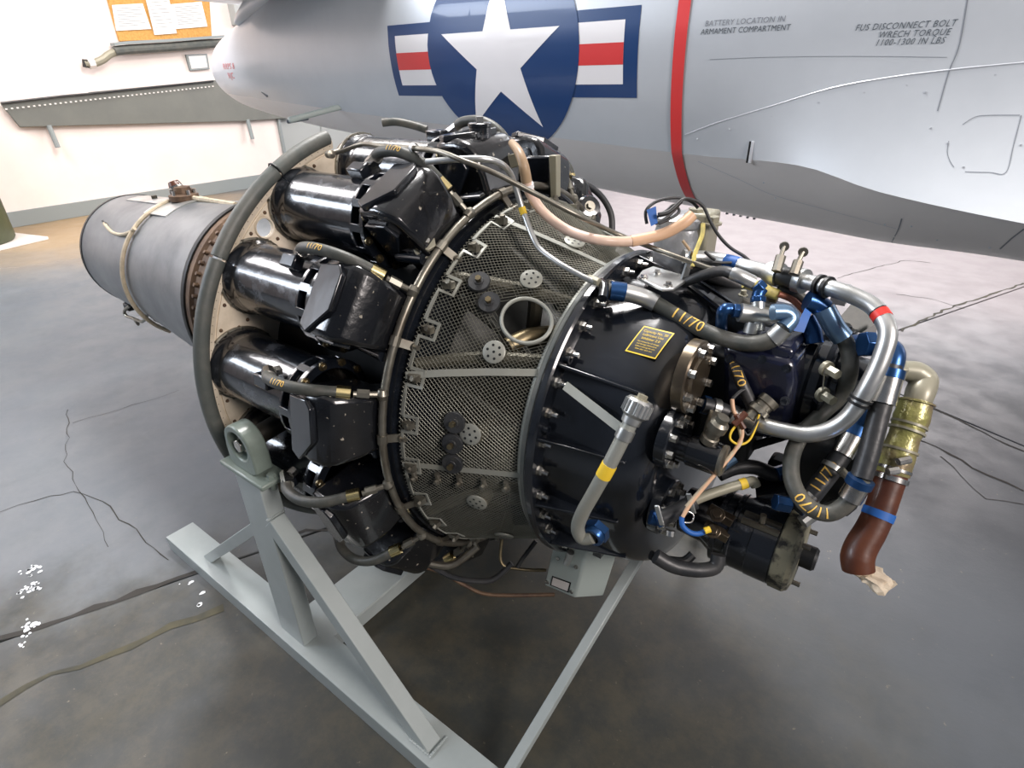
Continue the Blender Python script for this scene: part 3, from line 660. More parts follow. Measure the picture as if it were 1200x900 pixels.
B().lathe([(0, .56), (.004, .56), (.004, .572), (.016, .574), (.022, .592), (.02, .598), (0, .598), (0, .56)], Z0, (1, 0, 0), 150, 12, 312).build('rim_flange', 'cream', eng)
b = B()
for k in range(150):
    p = ax(.017, .583, 77 - k * 2); b.lathe([(0, .0035), (.003, .0001)], p, (1, 0, 0), 6)
for a in angs:
    for da, rr in ((9.5, .555), (16, .555), (12.86, .49), (10.5, .51), (15.4, .51)):
        p = ax(.008, rr, a + da); b.lathe([(0, .005), (.004, .003), (.005, .0001)], p, (1, 0, 0), 8)
b.build('bulkhead_rivets', 'rust', eng, kind='stuff')
for i, (a0, a1) in enumerate(((77.4, 61.2), (60.6, 36.6), (36.0, -30), (-30.6, -85), (-86, -150), (-151, -215))):
    n = int((a0 - a1) / 3) + 2; P = [ax(.012, .603, a0 + (a1 - a0) * k / (n - 1)) for k in range(n)]
    B().tube(P, .0185, seg=14, sm=2).build('rim_hose', 'rubber', eng, ang=50)
b = B(); b.tube([ax(.012 + .02 * math.cos(t), .603 + .021 * math.sin(t), 60.9) for t in [k * .5 for k in range(13)]], .0022, seg=6, sm=0); b.build('hose_tie', 'dark', eng)
# ---- combustion cans (fourteen)
cb_ = B(); cb_.lathe([(-.02, .0001), (-.02, .082), (.0, .090), (.018, .092), (.030, .090), (.036, .086), (.050, .084), (.060, .0865), (.066, .0865), (.080, .0855), (.332, .0855)], K(0, .498), (1, 0, 0), 40)
can0 = cb_.build('combustion_can', 'blackworn', eng)
fl_ = B(); fl_.lathe([(.007, .089), (.009, .096), (.014, .096), (.016, .089)], K(0, .498), (1, 0, 0), 32)
for k in range(16):
    t = k * math.pi / 8; fl_.cyl(K(.012, .498 + .094 * math.cos(t), .094 * math.sin(t)), K(.018, .498 + .094 * math.cos(t), .094 * math.sin(t)), .003, seg=6)
fl_.build('rear_flange', 'tube', can0)
cl = B(); cl.lathe([(.322, .083), (.322, .101), (.331, .101), (.331, .083)], K(0, .498), (1, 0, 0), 40); cl.lathe([(.360, .083), (.360, .104), (.372, .104), (.372, .083)], K(0, .498), (1, 0, 0), 40)
for k in range(12):
    t = k * math.pi / 6; R = Matrix.Rotation(-t, 3, 'X'); c_ = K(.345, .498 + .095 * math.cos(t), .095 * math.sin(t))
    cl.bar(c_ + V((-.018, 0, 0)), c_ + V((.018, 0, 0)), .018, .014, (0, -math.cos(t), math.sin(t)))
cl.build('clamp_ring', 'black', can0, bevel=.0012)
cl = B()
for k in range(12):
    t = (k + .5) * math.pi / 6; c_ = K(.370, .498 + .096 * math.cos(t), .096 * math.sin(t)); cl.cyl(c_, c_ + V((.005, 0, 0)), .0095, seg=10); cl.cyl(c_, c_ + V((.012, 0, 0)), .0055, seg=6)
cl.build('clamp_bolts', 'brass', can0, kind='stuff')
cl = B(); cl.lathe([(.33, .080), (.361, .080)], K(0, .498), (1, 0, 0), 24); cl.build('clamp_gap_liner', 'dark', can0)
cl = B(); cl.box(K(.262, .590, .045), (.05, .026, .03)); cl.build('can_boss', 'black', can0, bevel=.004)
# outlet elbow (air adapter) in front of each can
def tw(r): return .048 + (.086 - .048) * max(0, min(1, (r - .34) / .22))
FX = lambda x: .374 + (x - .312) * .71
poly = [(.312, .598), (.40, .606), (.452, .600), (.478, .578), (.500, .53), (.512, .47), (.512, .36), (.47, .335), (.42, .34), (.398, .38), (.385, .435), (.312, .435)]
ad = B(); ad.prism(poly, lambda x, r: K(FX(x), r, -tw(r)), lambda x, r: K(FX(x), r, tw(r) - .012))
ad0 = ad.build('air_adapter', 'blackspk', eng, bevel=.016, seg=3)
ad = B(); pf = [(.318, .606), (.43, .612), (.442, .600), (.442, .545), (.432, .535)]
ad.prism([(.322, -.072), (.322, .055), (.405, .062), (.428, .045), (.432, -.03), (.36, -.085)], lambda x, t: K(FX(x), .597, t), lambda x, t: K(FX(x), .610 + .05 * (x - .32), t))
ad.build('top_facet', 'black', ad0, bevel=.003)
ad = B(); ad.prism([(.33, .475), (.33, .565), (.425, .572), (.45, .545), (.36, .455)], lambda x, r: K(FX(x), r, -tw(r) - .006), lambda x, r: K(FX(x), r, -tw(r) + .02)); ad.build('side_facet', 'black', ad0, bevel=.003)
ad = B(); ad.cyl(K(.415, .47, -.072), K(.505, .485, -.078), .012, seg=14); ad.build('lug_tube', 'black', ad0)
ad = B(); ad.bar(K(.455, .595, .0), K(.512, .45, .0), .014, .014, (0, 0, 1)); ad.build('front_ridge', 'black', ad0, bevel=.003)
# fuel hose of each can, gold ferrule, joint on the manifold
HP = [K(.285, .588, .070), K(.30, .605, .072), K(.33, .620, .075), K(.385, .622, .078), K(.44, .598, .078), K(.485, .545, .072)]
fh0 = B().tube(HP, .0122, seg=14).build('fuel_hose', 'hose', eng)
HQ = [HP[-1], K(.492, .538, .070), K(.508, .515, .068), K(.525, .490, .0665)]
B().cyl(HP[-2].lerp(HP[-1], .68), HQ[0].lerp(HQ[1], .5), .0143, seg=16).build('ferrule', 'gold', fh0)
B().tube([HQ[1], HQ[3]], .0065, sm=0).cyl(HQ[0].lerp(HQ[3], .25), HQ[1].lerp(HQ[3], .55), .010, seg=6).build('end_nut', 'tube', fh0)
B().cyl(HP[0] + V((0, .02, 0)), HP[0] + V((-.0, -.008, 0)), .012, seg=6).cyl(HP[0] + V((-.012, .0, 0)), HP[1] + V((.012, -.004, 0)), .0145, seg=8).build('banjo_fitting', 'steel', fh0)
jn = B().lathe([(-.014, .0001), (-.011, .009), (0, .0135), (.011, .009), (.014, .0001)], K(.525, .490, .0665), (0, 0, 1), 12).build('manifold_joint', 'tube', fh0)
def spread(o, angles, skip=None):
    kids = list(o.children)
    for i, a in enumerate(angles):
        if i == 0: r = o
        else:
            r = o.copy(); sc.collection.objects.link(r)
            for ch in kids:
                c_ = ch.copy(); sc.collection.objects.link(c_); c_.parent = r
        r.rotation_euler = (-math.radians(a), 0, 0)
spread(can0, angs); spread(ad0, angs); spread(fh0, angs)
B().tube([ax(.525, .490, a) for a in range(0, 360, 4)], .0088, seg=10, sm=0, closed=True).build('fuel_manifold', 'tube', eng, ang=60)
for a in (31, 57, -18, -44, 83, 6):
    p = ax(.525, .49, a); n = (V((.525, 0, AZ)) - p).normalized()
    b = B(); b.tube([ax(.525, .49, a - 1.2), ax(.525, .49, a + 1.2)], .0115, sm=0); b.bar(p, p + n * .035 + V((.028, 0, 0)), .018, .004, (1, 0, 0)); b.hexb(p + n * .03 + V((.026, 0, 0)), (1, 0, 0), .006, .012); b.build('manifold_clip', 'tube', eng)
for a, s_ in ((angs[1], '11/70'), (angs[0], '11/70'), (angs[2], '11/70')):
    Rm = Matrix.Rotation(-math.radians(a), 3, 'X')
    hose_text(s_, .017, cat([Rm @ (h - Z0) + Z0 for h in HP], 6), .42, .0122, 'hose_marking', eng)
# hex plug on the second adapter, filler on the top one
p = (0.497,-0.281,1.160); n = (V(p) - V((p[0], 0, AZ))).normalized() + V((.7, 0, 0))
B().hexb(V(p) - n.normalized() * .008, n, .020, .022).build('hex_plug', 'tan', eng, bevel=.002)
B().cyl(V(p) + n.normalized() * .012, V(p) + n.normalized() * .022, .006, seg=10).build('plug_stud', 'steel', eng)
c = V((0.444,-0.030,1.346)); b = B(); b.lathe([(-.06, .025), (-.01, .025), (.020, .025), (.022, .027), (.028, .027), (.030, .024), (.030, .0001)], c, (0, 0, 1), 24); b.build('filler_housing', 'blackworn', eng)
B().cyl(c + V((0, 0, .030)), c + V((0, 0, .042)), .011, seg=4).build('filler_plug', 'steel', eng)
# ---- inner casings
B().lathe([(-.01, .30), (0.0, .40), (.30, .385), (.34, .36), (.50, .36)], Z0, (1, 0, 0), 56).build('inner_casing', 'dark', eng)
B().lathe([(.49, .30), (.49, .465), (.515, .478), (.535, .472), (.54, .30)], Z0, (1, 0, 0), 84).build('diffuser_casing', 'black', eng)
B().lathe([(.54, .335), (.58, .28), (.66, .235), (.74, .235), (.80, .30)], Z0, (1, 0, 0), 56).build('inlet_hub', 'inner', eng)
for k in range(14):
    a = angs[k]
    b = B(); b.tube([ax(.555, .445, a - 9), ax(.66, .38, a - 2), ax(.785, .32, a + 5)], .013, seg=8); b.build('support_strut', 'innerlt' if k % 3 else 'inner', eng)
    b = B(); b.tube([ax(.56, .40, a + 14), ax(.78, .31, a + 2)], .010, seg=8, sm=0); b.build('support_strut', 'inner', eng)
    b = B(); b.tube([ax(.70, .40, a + .5), ax(.69, .34, a + .5), ax(.66, .25, a - 2)], .017, seg=10); b.build('nozzle_tube', 'innerlt', eng)
# ---- wire screen
X0, X1, R0, R1 = .548, .797, .464, .355
def cone(x, deg, off=0): return ax(x, R0 + (R1 - R0) * (x - X0) / (X1 - X0) + off, deg)
HX, HA, HR = .734, 48.8, .047
b = B(); N_ = 300; segs = 10; pitch = 360 / N_; w = .00062
for fam in (1, -1):
    for k in range(N_):
        prev = None
        for i in range(segs + 1):
            x = X0 + (X1 - X0) * i / segs; a = k * pitch + fam * (i / segs) * 30.0
            p = cone(x, a, .0007 * fam)
            inh = (x - HX) ** 2 + (math.radians((a - HA + 180) % 360 - 180) * .385) ** 2 < HR ** 2
            if prev and not inh and not prev[1]:
                q = prev[0]; d_ = (p - q).normalized(); nn = (q - V((q.x, 0, AZ))).normalized(); s_ = d_.cross(nn).normalized()
                b.add([q + s_ * w, q - s_ * w, q + nn * w * 1.4, p + s_ * w, p - s_ * w, p + nn * w * 1.4], [(0, 3, 5, 2), (2, 5, 4, 1), (1, 4, 3, 0)])
            prev = (p, inh)
me = bpy.data.meshes.new('inlet_screen'); me.from_pydata([tuple(V(v) - Z0) for v in b.v], [], b.f); me.materials.append(M['wire'])
scr = bpy.data.objects.new('inlet_screen', me); sc.collection.objects.link(scr); scr.parent = eng; scr['_o'] = tuple(Z0)
def cstrip(pts, w, name, m='screen', off=.003, th=.003, parent=None):       # strip following the cone through (x, degrees)
    Q = []
    for (xa, aa), (xb, ab) in zip(pts, pts[1:]):
        n = max(1, int(abs(ab - aa) / 2.5)); Q += [(xa + (xb - xa) * i / n, aa + (ab - aa) * i / n) for i in range(n)]
    Q.append(pts[-1]); P = [cone(x, a, off) for x, a in Q]; b = B(); n = len(P); vs = []
    for i, p in enumerate(P):
        t = (P[min(i + 1, n - 1)] - P[max(i - 1, 0)]).normalized(); nn = (p - V((p.x, 0, AZ))).normalized(); s_ = t.cross(nn).normalized()
        vs += [p + s_ * w / 2, p - s_ * w / 2, p - s_ * w / 2 - nn * th, p + s_ * w / 2 - nn * th]
    fs = [(0, 1, 2, 3), (4 * n - 1, 4 * n - 2, 4 * n - 3, 4 * n - 4)]
    for i in range(n - 1):
        for k in range(4): fs.append((4 * i + k, 4 * i + (k + 1) % 4, 4 * i + 4 + (k + 1) % 4, 4 * i + 4 + k))
    b.add(vs, fs); return b.build(name, m, parent or scr)
cren = []
a = -180
while a < 180:
    cren += [(.556, a), (.556, a + 8.4), (.586, a + 8.4), (.586, a + 12.86), (.556, a + 12.86)]; a += 12.857
cstrip(cren, .008, 'scalloped_edge')
for k in range(28):
    a_ = -180 + 12.857 * k + 10.6; p = cone(.570, a_, .004)
    b = B(); n = (p - V((p.x, 0, AZ))).normalized(); b.box(p, (.024, .014, .014)); b.cyl(p + V((.006, 0, 0)), p + V((.006, 0, 0)) + n * .014, .006, seg=6); b.build('edge_clip', 'tube', scr)
cstrip([(.792, -180), (.792, 180)], .014, 'front_edge')
b = B()
for a_, a2_, w_ in ((23.5, 35, .015), (75.2, 84, .014), (-2, -.8, .012), (112, 120, .014), (150, 158, .014), (-60, -55, .014), (-110, -104, .014)): cstrip([(.552, a_), (.62, a_ + .27 * (a2_ - a_)), (.70, a_ + .6 * (a2_ - a_)), (.79, a2_)], w_, 'cross_bar')
for x in (.575, .625, .67, .72, .765):
    p = cone(x, -6.2, .004); n = (p - V((p.x, 0, AZ))).normalized(); q = cone(x, -3.6, .006)
    b = B(); b.tube([q, p], .006, seg=8, sm=0); b.hexb(p, n, .006, .012); b.build('bar_clip', 'tube', scr)
c = cone(HX, HA, .002); n = (c - V((c.x, 0, AZ))).normalized(); ta = V((1, 0, 0)); ta = (ta - n * ta.dot(n)).normalized()
rim = []
for k in range(40):
    t = 2 * math.pi * k / 40; rim.append(cone(HX + HR * math.cos(t), HA + math.degrees(HR * math.sin(t) / .385), .003))
B().tube(rim, .0042, seg=8, sm=0, closed=True).build('hole_rim', 'screen', scr)
B().tube([cone(.695, 40, -.05), cone(.715, 47, -.07), cone(.745, 57, -.11)], .021, seg=18).build('bronze_tube', 'brass', eng)
b = B(); b.lathe([(-.05, .05), (-.05, .0001)], c, n, 24)
for i, (x, a_) in enumerate(((.700, 61.6), (.702, 36.5), (.693, 11.3), (.694, -14.7), (.706, 84.9), (.70, 110.5), (.70, 136), (.70, -40))):
    p = cone(x, a_, .002); n = (p - V((p.x, 0, AZ))).normalized(); n = (n + V((.35, 0, 0))).normalized()
    d_ = B(); d_.lathe([(0, .0001), (0, .0235), (.003, .0235), (.0045, .021), (.0045, .0001)], p, n, 24); ds = d_.build('perforated_disc', 'screen', eng)
    t1 = n.orthogonal().normalized(); t2 = n.cross(t1); h = B()
    for k in range(7):
        o_ = V((0, 0, 0)) if k == 6 else (t1 * math.cos(k * math.pi / 3) + t2 * math.sin(k * math.pi / 3)) * .014
        h.lathe([(.0048, .0028), (.0049, .0001)], p + o_, n, 8)
    h.build('disc_holes', 'dark', ds)
for x, a_ in ((.620, 53.2), (.657, 49.0), (.662, 14.1), (.661, 7.6), (.660, .94)):
    p = cone(x, a_, .003); n = (p - V((p.x, 0, AZ))).normalized(); n = (n + V((.35, 0, 0))).normalized()
    d_ = B(); d_.lathe([(0, .0001), (0, .0225), (.005, .0235), (.009, .022), (.009, .010), (.011, .009), (.011, .0001)], p, n, 24); ds = d_.build('rubber_washer', 'hosedk', eng)
    B().hexb(p + n * .010, n, .0065, .012, False).build('washer_bolt', 'brass', ds)
# ---- front flange and accessory case (barrel)
B().lathe([(.795, .34), (.795, .366), (.800, .371), (.808, .371), (.811, .366), (.811, .34)], Z0, (1, 0, 0), 96).build('front_gasket_ring', 'rubber', eng)
B().lathe([(.811, .33), (.811, .374), (.816, .378), (.828, .378), (.832, .374), (.832, .33)], Z0, (1, 0, 0), 96).build('front_flange', 'black', eng)
bar_ = B(); bar_.lathe([(.83, .338), (.845, .334), (.96, .330), (.99, .325), (1.02, .311), (1.040, .290), (1.047, .265), (1.048, .0001)], Z0, (1, 0, 0), 96)
brl = bar_.build('accessory_case', 'black', eng)
for a in (39, 15.5, -9, -35, 95, 130, 160, 190, 220, 250, 285):
    R_ = lambda x, r, da: ax(x, r, a + da)
    vs = [R_(.832, .372, .5), R_(.832, .372, -.5), R_(1.0, .327, -.5), R_(1.0, .327, .5), R_(.832, .32, .9), R_(.832, .32, -.9), R_(1.0, .31, -.9), R_(1.0, .31, .9)]
    b = B(); b.add(vs, [(0, 1, 2, 3), (4, 7, 6, 5), (0, 4, 5, 1), (3, 2, 6, 7), (0, 3, 7, 4), (1, 5, 6, 2)]); b.build('case_rib', 'black', eng, bevel=.002)
    p = ax(.832, .352, a + 3.0); b = B(); b.lathe([(0, .0001), (0, .010), (.012, .009), (.012, .005), (.006, .0045), (.006, .0001)], p, (1, 0, 0), 14); b.build('case_lug', 'black', eng)
for k in range(36):
    a = 4 + 10 * k
    if abs((a + 180) % 360 - 180 - 25) < 0: continue
    p = ax(.832, .354, a); b = B(); b.cyl(p, p + V((.003, 0, 0)), .0125, seg=12); b.cyl(p, p + V((.013, 0, 0)), .0095, seg=6); b.cyl(p, p + V((.026, 0, 0)), .0052, seg=8); b.build('flange_nut', 'steel', eng)
# yellow-framed data label on the case
def lab(u, v, off=.0012): return ax(.968 + u * 1.0, .331 + off - .02 * (u + .0) * .5, 57 + math.degrees(v / .33))
def labp(x0, x1, y0, y1, name, m, off):
    n = 10; vs = []; sk = .16
    for i in range(n + 1):
        v = y0 + (y1 - y0) * i / n; vs += [lab(x0 + sk * v, v, off), lab(x1 + sk * v, v, off)]
    b = B(); b.add(vs, [(2 * i, 2 * i + 1, 2 * i + 3, 2 * i + 2) for i in range(n)]); return b.build(name, m, eng)
labp(-.031, .031, -.034, .030, 'label_border', 'yellow', .0010); labp(-.0285, .0285, -.0312, .0272, 'label_face', 'dark', .0014)
for s_, v, z in (('Capacity No. 20', .019, .0075), ('Lubricant Use', .0105, .0075), ('Inhibitor 2.0', .002, .0075), ('See manual for oil change', -.006, .0042), ('and storage instructions', -.0115, .0042), ('before running the unit', -.017, .0042), ('drain after each test', -.0225, .0042)):
    text(s_, z, lambda uu, vv: lab(uu + .16 * (v + vv), v + vv, .0018), 'label_text', 'yellow', eng)
# ---- bolted round plates on the front face
def plate(c, r, nb, name, m, d=(1, 0, 0), th=.012, boss=0, seg=28):
    b = B(); b.lathe([(-.01, .0001), (-.01, r), (th - .003, r), (th, r - .003), (th, r * .62), (th + boss, r * .55), (th + boss, .0001)], c, d, seg); pl = b.build(name, m, eng)
    d = V(d).normalized(); u = V((0, 0, 1)); u = (u - d * u.dot(d)).normalized(); w_ = d.cross(u)
    for k in range(nb):
        t = 2 * math.pi * (k + .3) / nb; p = V(c) + (u * math.cos(t) + w_ * math.sin(t)) * r * .82 + d * th
        bb = B(); bb.cyl(p, p + d * .003, r * .10 + .003, seg=12); bb.cyl(p, p + d * .012, r * .05 + .0045, seg=6); bb.build('plate_bolt', 'steel', pl)
    return pl
P1c = V((1.062,-0.202,0.987)); plate(P1c, .068, 8, 'cover_plate', 'brownplate', (1, 0, 0), .012, .004)
P2c = V((1.055,-0.244,0.871)); plate(P2c, .055, 9, 'pump_plate', 'black')
P3c = V((1.055,-0.233,0.707)); plate(P3c, .058, 8, 'starter_plate', 'black')
plate(V((1.040,0.015,0.980)), .05, 6, 'cover_plate', 'black')

# ---- solenoid on the pump plate
a = V((1.060,-0.237,0.859)); e = V((1.117,-0.215,0.845))
b = B(); e = a + V((.095, 0.0, 0)); b.lathe([(0, .0001), (0, .026), (.03, .026), (.032, .030), (.085, .030), (.09, .028), (.09, .0001)], a + V((0, .0, .0)), (1, 0, 0), 24); b.build('solenoid_pump', 'black', eng)
B().lathe([(.088, .0001), (.088, .029), (.094, .029), (.096, .026), (.096, .0001)], a, (1, 0, 0), 24).build('solenoid_cap', 'tube', eng)
b = B(); c = a + V((.06, -.0, .03)); b.lathe([(0, .016), (.012, .016), (.014, .013), (.03, .013), (.03, .017), (.045, .017), (.05, .011), (.06, .011), (.06, .0001)], c, (.35, 0, 1), 16); b.build('connector', 'tube', eng)
# ---- gearbox and pump castings at the nose, along the engine axis
def ybox(P, y0, th, name, m, bevel=.01, **k):                 # outline in the x-z plane pulled through y
    b = B(); b.prism([(p[0], p[2]) for p in P], lambda x, z: (x, y0, z), lambda x, z: (x, y0 + th, z)); return b.build(name, m, eng, bevel=bevel, **k)
gb = ybox([(1.082,-0.120,1.027),(1.129,-0.120,1.026),(1.208,-0.120,1.024),(1.220,-0.120,0.981),(1.226,-0.120,0.898),(1.196,-0.120,0.856),(1.138,-0.120,0.841),(1.103,-0.120,0.891)], -.12, .30, 'gearbox', 'navy', .014)
ybox([(1.105,-0.100,1.038),(1.163,-0.100,1.044),(1.203,-0.100,1.041),(1.204,-0.100,1.018),(1.162,-0.100,1.013),(1.109,-0.100,1.016)], -.11, .2, 'gearbox_lid', 'navy', .008)
b = B(); b.box((1.10, .03, .88), (.12, .26, .26)); b.build('gearbox_rear_case', 'dark', eng, bevel=.02)
b = B(); b.lathe([(0, .0001), (0, .085), (.03, .09), (.035, .098), (.05, .098), (.055, .088), (.10, .085), (.105, .07), (.15, .065), (.155, .0001)], (1.175, .02, .93), (1, 0, 0), 32); b.build('generator_body', 'black', eng)
b = B(); b.lathe([(0, .088), (.012, .10), (.016, .10), (.02, .088)], (1.245, .02, .93), (1, 0, 0), 32); b.build('v_band_clamp', 'blackworn', eng)
b = B(); b.box((1.30, -.02, .80), (.13, .16, .16)); b.build('fuel_control_body', 'dark', eng, bevel=.025)
b = B(); b.lathe([(0, .0001), (0, .05), (.10, .05), (.11, .04), (.12, .0001)], (1.20, -.03, .66), (.9, .1, .5), 20); b.build('pump_body', 'black', eng)
for q in [(1.102,-0.125,1.003),(1.201,-0.125,1.011),(1.210,-0.125,0.949),(1.213,-0.125,0.895),(1.149,-0.125,0.862),(1.158,-0.125,1.017)]: B().hexb(V(q), (0, -1, .2), .0055, .012).build('gearbox_bolt', 'blackworn', eng)
for q, r in (((1.254,-0.090,1.014), .012), ((1.258,-0.090,0.964), .012)):
    B().hexb(V(q), (.8, -.6, 0), r * .75, .03).build('drain_plug', 'tan', eng)
B().tube([V((1.257,-0.110,1.019)), V((1.262,-0.110,0.978))], .0012, seg=5, sm=0).build('lock_wire', 'steel', eng)
b = B(); b.lathe([(0, .019), (.012, .019), (.014, .016), (.022, .016), (.024, .020), (.034, .020), (.036, .014), (.05, .014), (.05, .0001)], (1.187,-0.130,0.947), (-.35, -.5, -.55), 16); b.build('pressure_sender', 'tube', eng)
# ---- starter generator hanging under the nose
SC = V((1.140, -.12, .625)); S2 = (1.274,-0.120,0.616)
sd = V((1, 0, 0))
b = B(); b.lathe([(-.075, .05), (-.02, .055), (0, .066), (.004, .078), (.012, .078), (.014, .074), (.03, .0745)], SC, sd, 40); b.build('starter_neck', 'black', eng)
stt = B().lathe([(.03, .076), (.034, .0795), (.04, .0795), (.042, .077), (.125, .077)], SC, sd, 40).build('starter_body', 'blackworn', eng)
M['endcap'] = mat('peeling_olive_end_cap', (.27, .255, .18), .5, .2, 0, (.02, .02, .02), 22, .48, .6, bump=.2, bscale=50)
B().lathe([(.122, .077), (.124, .0805), (.150, .0805), (.158, .074), (.162, .06), (.162, .0001)], SC, sd, 40).build('starter_end_cap', 'endcap', eng)
B().lathe([(.16, .0001), (.16, .024), (.185, .024), (.19, .020), (.19, .0001)], SC + V((0, .01, -.005)), sd, 20).build('end_boss', 'dark', eng)
b = B()
for dy, dz in ((-.03, .05), (.045, .03), (-.02, -.055), (.04, -.04)): b.cyl(SC + V((.16, dy, dz)), SC + V((.176, dy, dz)), .005, seg=8)
b.build('end_studs', 'tube', eng, kind='stuff')
b = B(); c = SC + V((.085, -.03, .073)); b.bar(c + V((-.035, 0, 0)), c + V((.035, 0, 0)), .010, .008); b.bar(c + V((-.035, -.016, -.006)), c + V((.035, -.016, -.006)), .010, .008); b.cyl(c + V((.0, -.008, 0)), c + V((0, -.008, .018)), .006, seg=8); b.build('band_clasp', 'tube', eng)
B().lathe([(.075, .0775), (.076, .0785), (.12, .0785), (.121, .0775)], SC, sd, 40).build('cover_band', 'black', eng)
for k, (px, py) in enumerate(((843,606), (846,624))):
    c = V([(1.152,-0.190,0.702),(1.150,-0.190,0.659)][k]); b = B(); b.bar(c + V((-.022, .0, .005)), c + V((.028, .0, -.004)), .018, .018); b.hexb(c + V((0, -.012, .008)), (0, -.6, .8), .010, .010); b.build('terminal_block', 'brownplate', eng, bevel=.004)
# ---- grey drain pipe with knurled cap on the near side
DP = [(1.009,-0.318,0.940),(1.003,-0.335,0.907),(0.988,-0.358,0.846),(0.969,-0.370,0.787),(0.953,-0.378,0.739),(0.944,-0.379,0.697),(0.951,-0.372,0.669),(0.971,-0.366,0.678)]
B().tube(DP, .0135, seg=16, sm=8).build('oil_filler_pipe', 'screen', eng)
d = (V(DP[0]) - V(DP[1])).normalized(); c = V(DP[0]); b = B(); b.lathe([(-.012, .017), (0, .018), (.006, .024), (.030, .024), (.034, .021), (.034, .0001)], c, d, 24)
for k in range(18):
    t = k * math.pi / 9; u = d.orthogonal().normalized(); w_ = d.cross(u); p = c + (u * math.cos(t) + w_ * math.sin(t)) * .0238; b.cyl(p + d * .007, p + d * .029, .0025, seg=6)
b.build('filler_cap', 'alu', eng); B().hexb(c + d * .033, d, .009, .010).build('filler_cap_nut', 'tan', eng)
band('yellow_band', DP, .27, .33, .0138, 'yellow', eng)
band('pipe_clamp', DP, .10, .155, .0155, 'alu', eng)
b = B(); a = V((0.860,-0.299,0.947)); e = V((1.009,-0.331,0.912)); 
n = (a.lerp(e, .5) - V((a.lerp(e, .5).x, 0, AZ))).normalized()
b.bar(a + n * .006, e + n * .004, .017, .003, tuple(n)); b.build('flat_strap', 'screen', eng)
c = V(DP[-1]); n = (c - V((c.x, 0, AZ))).normalized(); b = B(); b.lathe([(-.03, .022), (-.006, .022), (-.002, .020), (-.002, .0140)], c + n * .006, n, 24); b.lathe([(-.03, .026), (-.014, .026), (-.014, .02)], c + n * .006, n, 6); b.build('blue_union_nut', 'blue', eng)
# ---- name-plate box slung under the case
FB = [V(p) for p in [(0.786,-0.220,0.443),(0.882,-0.220,0.473),(0.853,-0.220,0.296),(0.759,-0.220,0.281)]]
off = V((.058, .05, .0))
b = B(); vs = FB + [p + off for p in FB]; b.add(vs, [(0, 1, 2, 3), (4, 7, 6, 5), (0, 4, 5, 1), (1, 5, 6, 2), (2, 6, 7, 3), (3, 7, 4, 0)]); jb = b.build('junction_box', 'boxgrey', eng, bevel=.005, seg=3)
nn = (FB[1] - FB[0]).cross(FB[3] - FB[0]).normalized(); nn = nn if nn.y < 0 else -nn
def fb(u, v, o=.001): return FB[0].lerp(FB[1], u).lerp(FB[3].lerp(FB[2], u), v) + nn * o
b = B(); b.add([fb(.2, .70), fb(.80, .70), fb(.80, .93), fb(.2, .93)], [(0, 1, 2, 3)]); b.build('plate_rim', 'black', jb)
b = B(); b.add([fb(.24, .725, .0016), fb(.76, .725, .0016), fb(.76, .905, .0016), fb(.24, .905, .0016)], [(0, 1, 2, 3)]); b.build('data_plate', 'offwhite', jb)
b = B()
for u, v in ((.25, .28), (.82, .35), (.10, .88), (.88, .88)): b.cyl(fb(u, v, -.001), fb(u, v, .004), .0055, seg=10)
b.build('box_screws', 'steel', jb)
B().cyl(fb(.62, .02, .012), fb(.58, .26, .012), .009, seg=12).build('box_gland', 'alu', jb)
b = B(); b.box(FB[0].lerp(FB[1], .7) + V((.03, .03, .02)), (.06, .04, .05)); b.build('box_hanger', 'black', eng)
# ---- generic hose with ferrules
def hose(P, r, m, name='hose', ferr=(), fm='steel', txt=None, **k):
    o = B().tube(P, r, seg=16, sm=8).build(name, m, eng, ang=60)
    for (s0, s1, fr, fmm) in ferr: B().tube(along(P, s0, s1), fr, seg=14, sm=0).build('ferrule', fmm, o)
    if txt:
        hose_text(txt[0], txt[2] * .92, cat(P, 8)[::-1] if len(txt) > 3 else cat(P, 8), 1 - txt[1] if len(txt) > 3 else txt[1], r, 'hose_marking', o)
    return o
def nut(a, e, r, m='blue', name='union_nut', r2=None):
    return B().cyl(a, e, r, r2, 6).build(name, m, eng, bevel=.0015)
def elbow(P, r, m='blue', name='elbow_fitting'):
    return B().tube(P, r, seg=14, sm=6).build(name, m, eng, ang=60)
# top return hose, blue ends
H1 = [(0.858,-0.154,1.095),(0.890,-0.133,1.090),(0.930,-0.111,1.076),(0.980,-0.107,1.057),(1.033,-0.107,1.040),(1.085,-0.113,1.034),(1.132,-0.118,1.038),(1.162,-0.115,1.051),(1.175,-0.107,1.069),(1.184,-0.101,1.088)]
hose(H1, .0148, 'hose', 'return_hose', ((.10, .25, .0172, 'alu'), (.80, .92, .0168, 'alu')), txt=('11/70', .455, .034))
band('union_nut', H1, .02, .10, .0185, 'blue', eng)
elbow([(1.179,-0.112,1.078),(1.185,-0.098,1.091),(1.174,-0.100,1.101),(1.156,-0.113,1.102)], .014, 'bluelt')
elbow([(0.853,-0.130,1.084),(0.838,-0.137,1.090),(0.828,-0.141,1.096)], .009, 'black', 'bracket_arm')
